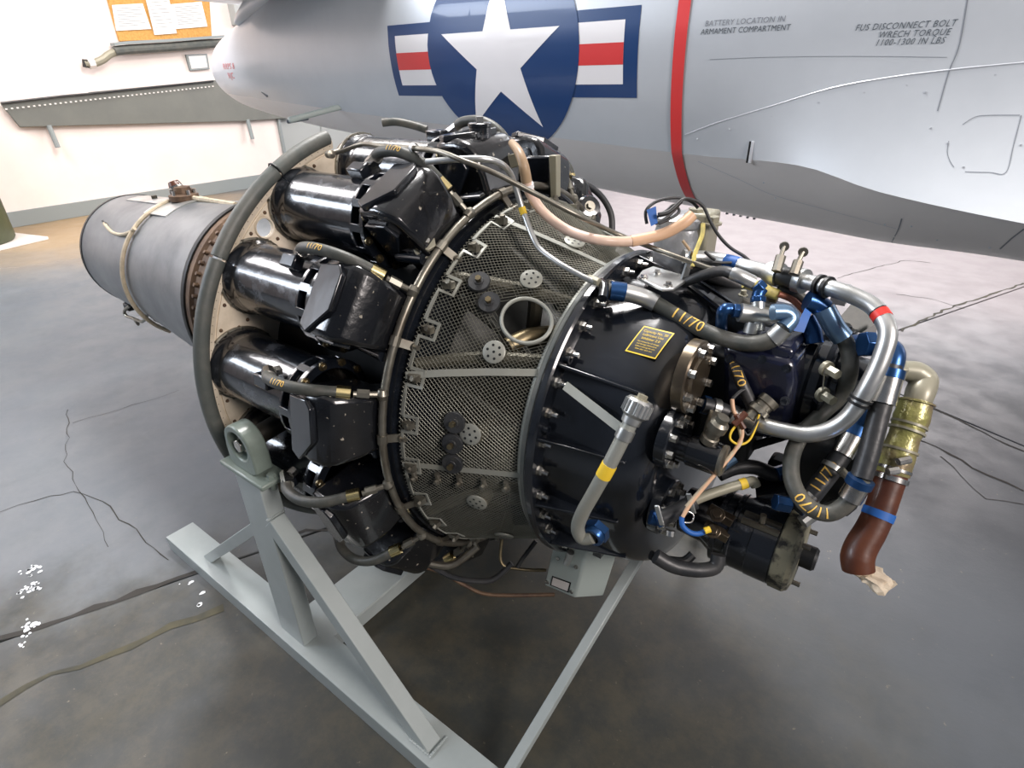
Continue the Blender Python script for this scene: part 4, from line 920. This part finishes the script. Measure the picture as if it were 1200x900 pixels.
# tee valve with blue fittings
b = B(); b.tube([(1.098,-0.098,1.084),(1.152,-0.064,1.073)], .017, sm=0, seg=14); b.tube([(1.118,-0.069,1.105),(1.134,-0.091,1.054)], .012, sm=0, seg=14); b.lathe([(0, .0001), (0, .015), (.02, .015), (.024, .0001)], (1.124,-0.089,1.067), (0, -.3, -1), 16); b.build('tee_valve', 'alu', eng)
nut(*[(1.147,-0.067,1.075),(1.157,-0.061,1.072)], .019, 'blue'); elbow([(1.154,-0.062,1.073),(1.170,-0.052,1.070)], .012)
elbow([(1.097,-0.087,1.080),(1.080,-0.096,1.086),(1.071,-0.105,1.084),(1.068,-0.095,1.060),(1.064,-0.067,1.021)], .011); nut(*[(1.095,-0.093,1.084),(1.086,-0.099,1.085)], .014)
elbow([(1.118,-0.070,1.103),(1.116,-0.064,1.113),(1.119,-0.057,1.122)], .011); nut(*[(1.120,-0.072,1.099),(1.117,-0.067,1.108)], .014); nut(*[(1.120,-0.058,1.119),(1.108,-0.060,1.129)], .013)
hose([(1.101,-0.058,1.130),(1.072,-0.071,1.143),(1.043,-0.059,1.141),(1.005,-0.043,1.123),(0.963,-0.036,1.096)], .010, 'hosedk', 'thin_hose', ((.0, .3, .0125, 'alu'),))
# steep hose going down behind, with marking
H2 = [(1.052,-0.049,1.019),(1.074,-0.069,1.006),(1.100,-0.101,0.993),(1.131,-0.136,0.970),(1.157,-0.140,0.934),(1.175,-0.145,0.907)]
hose(H2, .0110, 'hosedk', 'marked_hose', txt=('11/70', .55, .024))
# ---- big silver pipe
SP = [(0.934,0.023,1.132),(0.984,0.059,1.127),(1.069,0.038,1.127),(1.129,0.002,1.133),(1.173,-0.007,1.132),(1.227,-0.035,1.136),(1.274,-0.046,1.130),(1.303,-0.059,1.120),(1.327,-0.084,1.098),(1.331,-0.105,1.062),(1.326,-0.126,1.017),(1.315,-0.139,0.967),(1.295,-0.149,0.935),(1.264,-0.157,0.915),(1.227,-0.160,0.910),(1.182,-0.155,0.905),(1.146,-0.143,0.901)]
sp = B().tube(SP, .0142, seg=20, sm=8).build('coolant_pipe', 'alu', eng, ang=60)
band('red_band', SP, .445, .465, .0144, 'red', sp); B().tube(along(SP, .4405, .4445), .0148, seg=12, sm=0).build('black_band', 'dark', sp)
c = cat([V(p) for p in SP], 8)[int(.452 * (len(SP) - 1) * 8)]
B().tube(along(SP, .182, .245), .0185, seg=18, sm=0).build('rubber_coupling', 'hosedk', eng)
for s0, s1 in ((.168, .192), (.232, .256)):
    B().tube(along(SP, s0, s1), .0225, seg=18, sm=0).build('band_clamp', 'alu', eng)
for q0, q1, q2 in (((1.131,-0.029,1.148), (1.130,-0.013,1.173), (1.130,-0.003,1.188)), ((1.162,-0.034,1.149), (1.162,-0.019,1.170), (1.164,-0.008,1.184))):
    b = B(); b.tube([V(q0), V(q1)], .009, seg=8, sm=0); b.tube([V(q1), V(q2)], .004, seg=8, sm=0); b.lathe([(-.003, .0001), (-.003, .0085), (.003, .0085), (.003, .0001)], q2, (.3, -1, 0), 12); b.build('wing_screw', 'tube', eng)
for s0 in (.285, .300): band('o_ring', SP, s0, s0 + .006, .0185, 'dark', eng)
for s0 in (.650, .660): band('o_ring', SP, s0, s0 + .005, .0175, 'dark', eng)
band('blue_tape', SP, .085, .105, .0147, 'tapeblue', eng)
B().tube(along(SP, .985, 1.0), .017, seg=16, sm=0).build('pipe_collar', 'alu', eng)
b = B(); b.tube([(1.143,-0.134,0.895),(1.114,-0.149,0.907),(1.081,-0.168,0.918)], .015, seg=14, sm=3); b.build('rubber_coupling', 'hosedk', eng)
elbow([(1.087,-0.154,0.910),(1.075,-0.160,0.914)], .018, 'blue', 'union_nut'); B().tube([(1.106,-0.153,0.910),(1.096,-0.159,0.913)], .0185, seg=14, sm=0).build('band_clamp', 'alu', eng); B().tube([(1.136,-0.143,0.901),(1.126,-0.148,0.905)], .0185, seg=14, sm=0).build('band_clamp', 'alu', eng)
b = B(); b.tube([(1.107,-0.177,0.917),(1.107,-0.193,0.892),(1.110,-0.203,0.875)], .010, seg=10); b.build('clamp_screw', 'tube', eng)
# ---- looped hose, blue cone fitting on top and pale ferrule below
U1 = [(1.223,-0.035,1.098),(1.247,-0.037,1.068),(1.272,-0.036,1.042),(1.288,-0.049,1.005),(1.286,-0.044,0.950),(1.265,-0.071,0.913),(1.250,-0.125,0.894),(1.249,-0.171,0.869),(1.265,-0.206,0.842),(1.296,-0.225,0.821),(1.327,-0.220,0.815),(1.346,-0.208,0.831),(1.354,-0.198,0.858),(1.358,-0.192,0.884)]
u = hose(U1, .0140, 'hose', 'looped_hose', ((.89, .965, .0185, 'steel'),), txt=('11/70', .80, .028, 1))
B().tube(along(U1, .0, .125), [.017, .0175, .018, .018][:4] if False else .018, seg=14, sm=0).build('cone_fitting', 'bluelt', u)
band('union_nut', U1, .96, 1.0, .0205, 'blue', eng)
# straight dark hose from the blue elbow down to that ferrule
U2 = [(1.346,-0.080,1.041),(1.348,-0.093,1.020),(1.350,-0.111,0.989),(1.353,-0.134,0.952),(1.356,-0.158,0.916),(1.357,-0.181,0.879)]
hose(U2, .0165, 'hosedk', 'straight_hose', ((.16, .42, .0215, 'steel'),))
band('union_nut', U2, .08, .18, .022, 'blue', eng)
elbow([(1.346,-0.078,1.033),(1.342,-0.060,1.053),(1.324,-0.032,1.051),(1.295,-0.007,1.037),(1.266,0.028,1.015)], .019)
nut(*[(1.309,-0.042,1.054),(1.295,-0.052,1.055)], .023)
# third hose with marking, behind
U3 = [(1.325,-0.061,0.903),(1.321,-0.082,0.877),(1.313,-0.108,0.847),(1.301,-0.139,0.816),(1.291,-0.161,0.794),(1.276,-0.183,0.779)]
hose(U3, .0175, 'hosedk', 'marked_hose', ((.12, .32, .0215, 'steel'), (.78, .88, .020, 'steel')), txt=('11/70', .60, .030, 1))
band('union_nut', U3, .0, .12, .023, 'blue', eng); band('union_nut', U3, .88, 1.0, .019, 'blue', eng)
band('hose_clamp', U3, .43, .47, .0195, 'alu', eng)
b = B(); b.cyl((1.324,-0.147,0.861), (1.339,-0.145,0.848), .007, seg=8); b.build('clamp_screw', 'tube', eng)
elbow([(1.324,-0.040,0.892),(1.326,-0.027,0.909),(1.327,-0.017,0.922)], .019)
nut(*[(1.267,-0.188,0.782),(1.244,-0.202,0.787)], .016)
b = B(); b.tube([(1.340,-0.112,0.769),(1.309,-0.144,0.756),(1.292,-0.168,0.740)], .012); b.build('steel_stub', 'alu', eng)
# ---- tan elbow, stained joint and red-brown drain hose
b = B(); b.tube([(1.349,-0.038,1.014),(1.363,-0.027,1.014),(1.381,-0.016,1.010),(1.396,-0.013,0.998),(1.397,-0.036,0.983),(1.397,-0.047,0.968)], [.013, .016, .020, .022, .022, .020], seg=18); te = b.build('tan_elbow', 'tan', eng, ang=60)
nut(*[(1.348,-0.038,1.015),(1.361,-0.029,1.014)], .022, 'tan', 'tan_nut')
LP = [(1.396,-0.044,0.973),(1.397,-0.061,0.947),(1.396,-0.080,0.920),(1.396,-0.099,0.892),(1.398,-0.117,0.864)]
B().tube(LP, [.024, .0275, .0235, .0265, .0245], seg=24, sm=8).build('stained_joint', 'lime', eng, ang=60)
for s0 in (.02, .32, .40, .66): band('joint_ring', LP, s0, s0 + .03, .0275, 'tan' if s0 > .3 else 'lime', eng)
RH = [(1.397,-0.111,0.874),(1.397,-0.131,0.844),(1.397,-0.156,0.809),(1.394,-0.177,0.781),(1.389,-0.195,0.758),(1.389,-0.208,0.741),(1.396,-0.215,0.723)]
B().tube(RH, [.0235, .0235, .0235, .0245, .0255, .026, .025], seg=24, sm=8).build('drain_hose', 'redbrown', eng, ang=60)
band('blue_band', RH, .32, .38, .0243, 'tapeblue', eng)
for px, s0 in ((0, .0), (1, .08)): band('hose_clamp', RH, s0, s0 + .035, .0262, 'steel', eng)
b = B(); b.cyl((1.398,-0.135,0.901), (1.412,-0.121,0.904), .007, seg=8); b.build('clamp_screw', 'steel', eng)
b = B(); b.cyl((1.389,-0.151,0.887), (1.402,-0.140,0.889), .007, seg=8); b.build('clamp_screw', 'steel', eng)
# crumpled tape stuffed in the hose end
me_r = random.Random(11); b = B(); c = V((1.395,-0.213,0.727)); vs = []; fs = []
for i in range(9):
    for k in range(18):
        t = 2 * math.pi * k / 18; r = .020 + .0004 * i + me_r.uniform(-.006, .007) * (i / 8); z = .0032 * i
        vs.append(c + V((r * math.cos(t) + .004 * i * (i > 4), r * math.sin(t), .012 - z + me_r.uniform(-.004, .004))))
for i in range(8):
    for k in range(18): fs.append((i * 18 + k, i * 18 + (k + 1) % 18, (i + 1) * 18 + (k + 1) % 18, (i + 1) * 18 + k))
fs.append(tuple(range(18))[::-1]); fs.append(tuple(8 * 18 + k for k in range(18)))
b.add(vs, fs); o = b.build('masking_tape', 'plastic', ang=20, org=c); tag(o, 'crumpled cream masking tape closing the lower end of the red-brown hose', 'tape')
# ---- tan pipe over the starter and its clamps
TP = [(1.089,-0.305,0.749),(1.107,-0.281,0.762),(1.130,-0.254,0.777),(1.161,-0.221,0.790),(1.186,-0.196,0.798),(1.198,-0.185,0.802),(1.205,-0.185,0.793)]
B().tube(TP, .0095, seg=12, sm=6).build('drain_tube', 'tan', eng); band('yellow_band', TP, .62, .70, .0098, 'yellow', eng)
B().tube([(1.082,-0.319,0.747),(1.097,-0.301,0.756),(1.113,-0.281,0.767),(1.124,-0.268,0.774)], .0145, seg=14).build('rubber_sleeve', 'hosedk', eng)
elbow([(1.062,-0.317,0.740),(1.073,-0.311,0.737),(1.080,-0.305,0.738)], .014); nut(*[(1.072,-0.317,0.740),(1.079,-0.310,0.743)], .018)
for q in [(1.085,-0.326,0.764),(1.125,-0.283,0.782)]: 
    c = V(q); b = B(); b.bar(c + V((-.010, -.002, .018)), c + V((.006, -.004, -.020)), .010, .004, (0, 1, 0)); b.build('band_clamp', 'alu', eng, bevel=.002)
B().cyl((1.112,-0.342,0.752), (1.114,-0.346,0.744), .008, seg=10).build('clamp_screw', 'steel', eng)
b = B(); b.tube([(1.085,-0.325,0.661),(1.118,-0.311,0.643),(1.156,-0.287,0.636),(1.180,-0.265,0.641),(1.179,-0.252,0.661)], .014, seg=12); b.build('lower_hose', 'hosedk', eng)
b = B(); b.tube([(1.071,-0.316,0.649),(1.090,-0.306,0.641),(1.124,-0.283,0.636),(1.136,-0.266,0.647)], .009, seg=10); b.build('lower_line', 'dark', eng)
# dark hoses behind the starter
b = B(); b.tube([(1.101,-0.098,0.765),(1.132,-0.068,0.773),(1.167,-0.032,0.788),(1.217,0.019,0.805)], .009, seg=10); b.build('thin_hose', 'hosedk', eng)
b = B(); b.tube([(1.121,-0.125,0.746),(1.145,-0.098,0.757),(1.176,-0.074,0.757),(1.207,-0.058,0.745),(1.225,-0.043,0.746)], .015, seg=12); b.build('rubber_hose', 'hosedk', eng); nut(*[(1.216,-0.062,0.750),(1.231,-0.047,0.756)], .016)
b = B(); b.tube([(1.129,-0.175,0.789),(1.151,-0.144,0.808)], .008, seg=10, sm=0); b.build('blue_grey_sleeve', 'bluelt', eng)
b = B(); b.box(V((1.209,0.022,0.713)), (.05, .05, .05)); b.build('lower_casting', 'dark', eng, bevel=.01)
# ---- wiring
def wire(P, r, m, name='wire', **k): return B().tube(P, r, seg=8, sm=8).build(name, m, eng, ang=60)
wire([(1.135,-0.186,0.956),(1.143,-0.192,0.937),(1.158,-0.194,0.918),(1.167,-0.202,0.897),(1.162,-0.223,0.870),(1.149,-0.252,0.843),(1.136,-0.281,0.815),(1.126,-0.305,0.791),(1.122,-0.320,0.773)], .0038, 'orangehose', 'cream_wire')
wire([(1.158,-0.197,0.913),(1.168,-0.206,0.889),(1.160,-0.226,0.868),(1.147,-0.256,0.839),(1.132,-0.287,0.810),(1.122,-0.309,0.789)], .0035, 'sleeve', 'cream_wire')
wire([(1.121,-0.321,0.773),(1.126,-0.326,0.760),(1.139,-0.323,0.749),(1.152,-0.315,0.746),(1.163,-0.304,0.751)], .0048, 'tapeblue', 'blue_sleeve')
wire([(1.161,-0.310,0.754),(1.168,-0.303,0.757)], .0062, 'yellow', 'yellow_sleeve')
b = B(); b.tube([(1.152,-0.211,0.921),(1.157,-0.202,0.929),(1.163,-0.190,0.939)], .006, seg=8); b.tube([(1.150,-0.202,0.937),(1.161,-0.202,0.923),(1.168,-0.202,0.915)], .005, seg=8); b.build('red_tape', 'redbrown', eng)
wire([(1.156,-0.195,0.918),(1.150,-0.208,0.906),(1.152,-0.215,0.893),(1.167,-0.210,0.885),(1.179,-0.196,0.891),(1.182,-0.179,0.912),(1.181,-0.167,0.931)], .0022, 'yellow', 'yellow_wire')
wire([(1.156,-0.194,0.921),(1.174,-0.194,0.899),(1.180,-0.181,0.912),(1.183,-0.164,0.933)], .0022, 'dark', 'black_wire')
wire([(1.123,-0.321,0.770),(1.127,-0.311,0.781),(1.137,-0.307,0.775),(1.137,-0.315,0.765),(1.125,-0.324,0.765)], .0016, 'steel', 'tie_wire')
wire([(1.131,-0.167,0.946),(1.137,-0.155,0.956),(1.144,-0.146,0.961)], .0035, 'dark', 'black_wire')
# ---- silver canister on its bracket plate
CC = V((.893, .10, 1.045)); 
b = B(); b.lathe([(0, .0001), (0, .050), (.006, .055), (.12, .055), (.13, .052), (.135, .056), (.150, .056), (.154, .050), (.156, .0001)], CC, (0, .0, 1), 32); can_ = b.build('oil_canister', 'canister', eng)
b = B(); b.box(CC + V((.045, .01, .085)), (.045, .07, .16)); b.build('canister_bracket', 'tan', eng, bevel=.006)
c = CC + V((.03, -.005, .155)); b = B(); b.hexb(c, (0, 0, 1), .016, .016); b.hexb(c + V((.04, -.01, -.01)), (0, 0, 1), .014, .016); b.build('canister_unions', 'tan', eng)
PP = [(0.882,-0.078,1.100),(0.871,-0.031,1.100),(0.877,0.009,1.100),(0.958,-0.014,1.100),(0.971,-0.031,1.100),(0.971,-0.099,1.100),(0.955,-0.116,1.100)]
b = B(); b.prism([(p[0], p[1]) for p in PP], lambda x, y: (x, y, 1.10), lambda x, y: (x, y, 1.106)); b.build('bracket_plate', 'alu', eng, bevel=.0015)
for p in [(0.896,-0.077,1.106),(0.956,-0.094,1.106),(0.905,-0.032,1.106)]: B().hexb(p, (0, 0, 1), .006, .008).build('plate_bolt', 'steel', eng)
b = B(); b.bar(V(PP[4]) + V((-.01, 0, .0)), V(PP[4]) + V((-.005, .02, .055)), .03, .004, (1, 0, 0)); b.build('plate_upright', 'alu', eng)
b = B(); b.box((.86, .02, 1.03), (.03, .10, .05)); b.box((.94, -.01, 1.03), (.04, .04, .07)); b.build('plate_feet', 'black', eng, bevel=.004)
# pinkish air hose from the top of the cans to the canister
PH = [(0.569,-0.075,1.342),(0.624,-0.126,1.333),(0.648,-0.141,1.309),(0.648,-0.133,1.280),(0.651,-0.122,1.252),(0.676,-0.108,1.214),(0.730,-0.102,1.185),(0.800,-0.101,1.175)]+[(0.849,-0.047,1.167),(0.894,-0.005,1.178),(0.926,0.020,1.199),(0.937,0.038,1.214)]
ph = B().tube(PH[3:], .0105, seg=14, sm=8).build('air_hose', 'pinkhose', eng, ang=60)
B().tube(PH[:4], [.0085, .0095, .0105, .0115], seg=12, sm=8).build('air_hose_tan_end', 'tanhose', eng, ang=60)
B().tube(PH[-4:], .0118, seg=14, sm=8).build('air_hose_orange_end', 'orangehose', eng, ang=60)
band('white_tie', PH, .295, .325, .0125, 'white', eng); 
# bright thin tube with yellow mark
TB = [(0.495,-0.259,1.321),(0.551,-0.244,1.327),(0.601,-0.214,1.328),(0.618,-0.182,1.318),(0.622,-0.153,1.296),(0.629,-0.140,1.258),(0.645,-0.139,1.216),(0.684,-0.159,1.173),(0.707,-0.165,1.154),(0.755,-0.171,1.136),(0.804,-0.170,1.120),(0.833,-0.165,1.111)]
B().tube(TB, .0062, seg=12, sm=8).build('bright_tube', 'alu', eng, ang=60); band('yellow_band', TB, .52, .55, .0067, 'yellow', eng)
nut(*[(0.817,-0.159,1.114),(0.844,-0.164,1.111)], .009, 'tan'); B().tube([(0.838,-0.150,1.106),(0.854,-0.161,1.102),(0.865,-0.186,1.089)], .010, seg=12).build('tube_bracket', 'black', eng)
# long grey capillary
CPt = [(0.122,-0.210,1.309),(0.147,-0.190,1.316),(0.201,-0.172,1.332),(0.305,-0.198,1.334),(0.419,-0.217,1.338),(0.516,-0.242,1.339),(0.585,-0.246,1.326),(0.636,-0.219,1.305),(0.695,-0.176,1.268),(0.771,-0.122,1.221)]+[(0.814,-0.017,1.166),(0.938,-0.035,1.148),(1.026,-0.035,1.132),(1.074,-0.035,1.120)]
B().tube(CPt, .0052, seg=10, sm=6).build('capillary_tube', 'tube', eng, ang=60)
B().lathe([(-.012, .0001), (-.012, .009), (.012, .010), (.014, .0001)], CPt[0], (1, -.3, .1), 12).build('capillary_end', 'tube', eng)
B().lathe([(-.006, .010), (.006, .010)], CPt[4], V(CPt[5]) - V(CPt[4]), 12).build('white_tie', 'white', eng)
B().tube([(1.082,-0.042,1.122),(1.107,-0.028,1.113),(1.139,-0.013,1.100)], .0105, seg=12, sm=2).build('yellow_sleeve', 'yellowdirty', eng)
wire([(1.141,-0.022,1.105),(1.166,-0.010,1.094),(1.192,-0.005,1.072)], .006, 'copperw', 'red_brown_wire'); wire([(1.136,-0.009,1.108),(1.168,0.010,1.100),(1.193,0.015,1.079)], .009, 'hose', 'black_sleeve')
B().tube([(1.081,-0.039,1.085),(1.126,-0.014,1.070),(1.145,-0.006,1.061)], .009, seg=10).build('sleeved_lead', 'hose', eng); wire([(1.149,-0.047,1.079),(1.171,-0.038,1.068),(1.191,-0.025,1.065)], .007, 'alu', 'bright_tube')
b = B(); b.add(*(lambda P: ([V(P[0]), V(P[1]), V(P[2]), V(P[3])] + [V(p) + V((0, .003, .001)) for p in P], [(0, 1, 2, 3), (4, 7, 6, 5), (0, 4, 5, 1), (1, 5, 6, 2), (2, 6, 7, 3), (3, 7, 4, 0)]))([(1.199,-0.077,1.106),(1.210,-0.074,1.098),(1.209,-0.094,1.070),(1.194,-0.103,1.073)])); o = b.build('blue_tape_tag', 'tapeblue', org=V((1.203,-0.086,1.088))); tag(o, 'blue masking tape tag stuck beside the pale blue hose fitting', 'tape')
b = B(); P_ = [(0.865,-0.023,1.227),(0.877,-0.010,1.233),(0.889,-0.021,1.203),(0.881,-0.030,1.198)]; b.add([V(p) for p in P_] + [V(p) + V((0, .003, 0)) for p in P_], [(0, 1, 2, 3), (4, 7, 6, 5), (0, 4, 5, 1), (1, 5, 6, 2), (2, 6, 7, 3), (3, 7, 4, 0)]); o = b.build('blue_tape_tag', 'tapeblue', org=V(P_[0])); tag(o, 'blue masking tape tag on the black wire loop beside the silver canister', 'tape')
# black loops over the canister
wire([(0.864,-0.014,1.198),(0.856,-0.006,1.220),(0.864,0.010,1.235),(0.881,0.028,1.242),(0.903,0.046,1.243),(0.924,0.058,1.236),(0.939,0.061,1.224)], .0035, 'hosedk', 'black_wire')
wire([(0.882,-0.013,1.200),(0.896,0.003,1.209),(0.907,0.024,1.227),(0.913,0.039,1.242),(0.930,0.051,1.241),(0.950,0.058,1.229),(0.968,0.056,1.204),(0.991,0.054,1.177),(1.016,0.059,1.155),(1.043,0.069,1.139),(1.058,0.072,1.127)], .0035, 'hosedk', 'black_wire')
wire([(0.881,-0.006,1.212),(0.894,0.012,1.224),(0.902,0.024,1.233),(0.914,0.025,1.221),(0.904,0.009,1.209),(0.888,-0.009,1.200)], .003, 'hosedk', 'black_wire')
wire([(0.891,-0.022,1.220),(0.906,-0.007,1.225),(0.919,0.015,1.243)], .005, 'dark', 'black_wire')
wire([(0.980,0.004,1.136),(1.013,0.026,1.131),(1.046,0.052,1.132),(1.058,0.062,1.133)], .003, 'hosedk', 'black_wire')
wire([(0.973,0.005,1.208),(0.978,-0.005,1.189),(0.977,-0.018,1.170),(0.977,-0.030,1.153),(0.980,-0.040,1.135)], .0045, 'yellowdirty', 'yellow_wire')
wire([(0.947,-0.023,1.177),(0.963,-0.022,1.160),(0.974,-0.023,1.145),(0.975,-0.034,1.128)], .003, 'tanhose', 'tan_wire')
wire([(0.984,0.005,1.154),(0.998,0.009,1.143),(1.005,0.011,1.139)], .003, 'dark', 'black_wire')
wire([(0.806,0.055,1.113),(0.823,0.065,1.110),(0.836,0.079,1.114)], .003, 'hosedk', 'black_wire')
# black frame members and blocks between canister and gearbox
b = B(); b.bar((0.955,-0.016,1.093), (1.053,-0.028,1.048), .012, .006); b.bar((0.952,0.015,1.099), (1.065,-0.009,1.063), .008, .006); b.build('black_brace', 'black', eng)
b = B(); b.box((1.03, .05, 1.03), (.16, .16, .06)); b.build('top_casting', 'dark', eng, bevel=.012)
b = B(); b.tube([(0.921,0.063,1.099),(0.969,0.090,1.085),(1.028,0.119,1.060),(1.087,0.147,1.034)], .017, seg=12); b.build('rubber_hose', 'hosedk', eng)
b = B(); b.tube([(0.916,0.084,1.074),(0.977,0.111,1.043),(1.035,0.143,1.025)], .022, seg=12); b.build('rubber_hose', 'dark', eng)
b = B(); b.box(V((1.209,0.245,1.040)), (.03, .03, .04)); b.build('small_block', 'alu', eng)
for i, (q, s_, m_) in enumerate((((1.058,0.042,1.019), .035, 'tan'), ((1.173,-0.010,1.022), .045, 'black'), ((1.249,0.070,1.012), .05, 'black'), ((1.110,0.081,1.059), .02, 'brass'), ((1.056,0.064,1.053), .022, 'tan'), ((1.203,0.042,1.002), .025, 'black'))):
    b = B(); b.box(V(q), (s_, s_ * .8, s_ * .6)); b.hexb(V(q) + V((0, 0, s_ * .3)), (0, 0, 1), s_ * .3, .012); b.build('small_casting', m_, eng, bevel=.006)
P_ = [V(p) for p in [(1.250,0.113,1.074),(1.299,0.125,1.036),(1.282,0.100,1.019),(1.254,0.083,1.025),(1.237,0.084,1.046)]]
b = B(); b.add(P_ + [p + V((0, .004, -.003)) for p in P_], [(0, 1, 2, 3, 4), (9, 8, 7, 6, 5)] + [(i, (i + 1) % 5, 5 + (i + 1) % 5, 5 + i) for i in range(5)]); b.build('thin_shield', 'rubber', eng)
b = B(); P2_ = [V(p) for p in [(1.300,0.102,1.044),(1.305,0.084,1.012),(1.288,0.060,0.996),(1.272,0.061,1.016),(1.283,0.079,1.030)]]
b.add(P2_ + [p + V((0, .004, -.003)) for p in P2_], [(0, 1, 2, 3, 4), (9, 8, 7, 6, 5)] + [(i, (i + 1) % 5, 5 + (i + 1) % 5, 5 + i) for i in range(5)]); b.build('dark_shield', 'dark', eng)
elbow([(1.193,-0.037,1.108),(1.207,-0.030,1.103),(1.222,-0.024,1.094)], .018, 'blue'); elbow([(1.194,-0.019,1.070),(1.211,-0.021,1.048),(1.220,-0.028,1.028)], .016, 'blue')
# top of the engine: parts among the far cans
for P, m_, r in (([(-0.268,0.307,1.332),(-0.230,0.337,1.334),(-0.181,0.368,1.322),(-0.143,0.388,1.309)], 'hose', .013),):
    B().tube(P, r, seg=14).build('rubber_hose', m_, eng)
TH = [(0.273,0.291,1.306),(0.294,0.294,1.286),(0.315,0.291,1.258),(0.334,0.289,1.234)]; hose(TH, .012, 'hose', 'fuel_hose', ((.6, .95, .0135, 'gold'),))
TH2 = [(0.372,0.447,1.232),(0.391,0.446,1.209),(0.405,0.435,1.177),(0.411,0.418,1.146)]; hose(TH2, .0115, 'hose', 'fuel_hose', ((.45, .85, .0135, 'gold'),))
hose([(0.412,0.443,1.182),(0.449,0.462,1.167),(0.492,0.473,1.135),(0.527,0.469,1.089),(0.546,0.446,1.034)], .0095, 'hosedk', 'rubber_hose')
B().tube([(0.450,0.132,1.209),(0.480,0.156,1.210),(0.516,0.174,1.195),(0.557,0.185,1.166),(0.593,0.187,1.126)], .012, seg=10).build('dark_line', 'black', eng)
b = B(); b.box(V((0.488,0.159,1.206)), (.03, .03, .03)); b.build('small_casting', 'tan', eng, bevel=.005)
c = V((0.534,0.321,1.138)); b = B(); b.lathe([(-.05, .0001), (-.05, .03), (.0, .034), (.01, .028), (.012, .0001)], c, (.6, -.5, .4), 20); b.build('ignition_coil', 'black', eng); B().hexb(c + V((.006, -.006, .004)), (.6, -.5, .4), .010, .015).build('coil_terminal', 'tube', eng)
# grey web bracket plate among the top cans
ybox([(0.545,0.100,1.298),(0.567,0.100,1.299),(0.569,0.100,1.202),(0.552,0.100,1.200)], .10, .02, 'web_bracket', 'tan', .002)
ybox([(0.436,0.120,1.274),(0.468,0.120,1.290),(0.537,0.120,1.294),(0.539,0.120,1.191),(0.451,0.120,1.187)], .12, .05, 'casting_block', 'black', .006)
ybox([(0.496,0.000,1.306),(0.538,0.000,1.316),(0.540,0.000,1.287),(0.501,0.000,1.276)], -.0, .005, 'identification_plate', 'tan', .002)
# stuff low down: lower hoses and lines below the cans
B().tube([(0.427,-0.410,0.333),(0.485,-0.373,0.322),(0.541,-0.334,0.317),(0.582,-0.273,0.360)], .010).build('lower_line', 'tube', eng)
B().tube([(0.435,-0.368,0.281),(0.502,-0.331,0.259),(0.558,-0.309,0.229),(0.621,-0.276,0.205),(0.762,-0.169,0.202)], .0055).build('copper_line', 'rust', eng)
B().tube([(0.456,-0.349,0.285),(0.523,-0.321,0.250),(0.583,-0.283,0.239),(0.618,-0.252,0.244),(0.644,-0.207,0.281)], .008).build('lower_line', 'hosedk', eng)
B().tube([(0.604,-0.198,0.339),(0.622,-0.224,0.281),(0.668,-0.199,0.266),(0.725,-0.157,0.262)], .0045).build('copper_line', 'brass', eng)
B().tube([(0.680,-0.143,0.333),(0.664,-0.185,0.290),(0.659,-0.203,0.270)], .006).build('lower_line', 'hosedk', eng)
b = B(); b.box((.06, -.50, .66), (.09, .06, .05), Matrix.Rotation(.5, 3, 'X')); b.build('mount_lug', 'rust', eng, bevel=.008)
B().cyl((.17, -.50, .748), (.17, -.38, .748), .045, seg=20).build('trunnion_boss', 'darkmetal', eng)
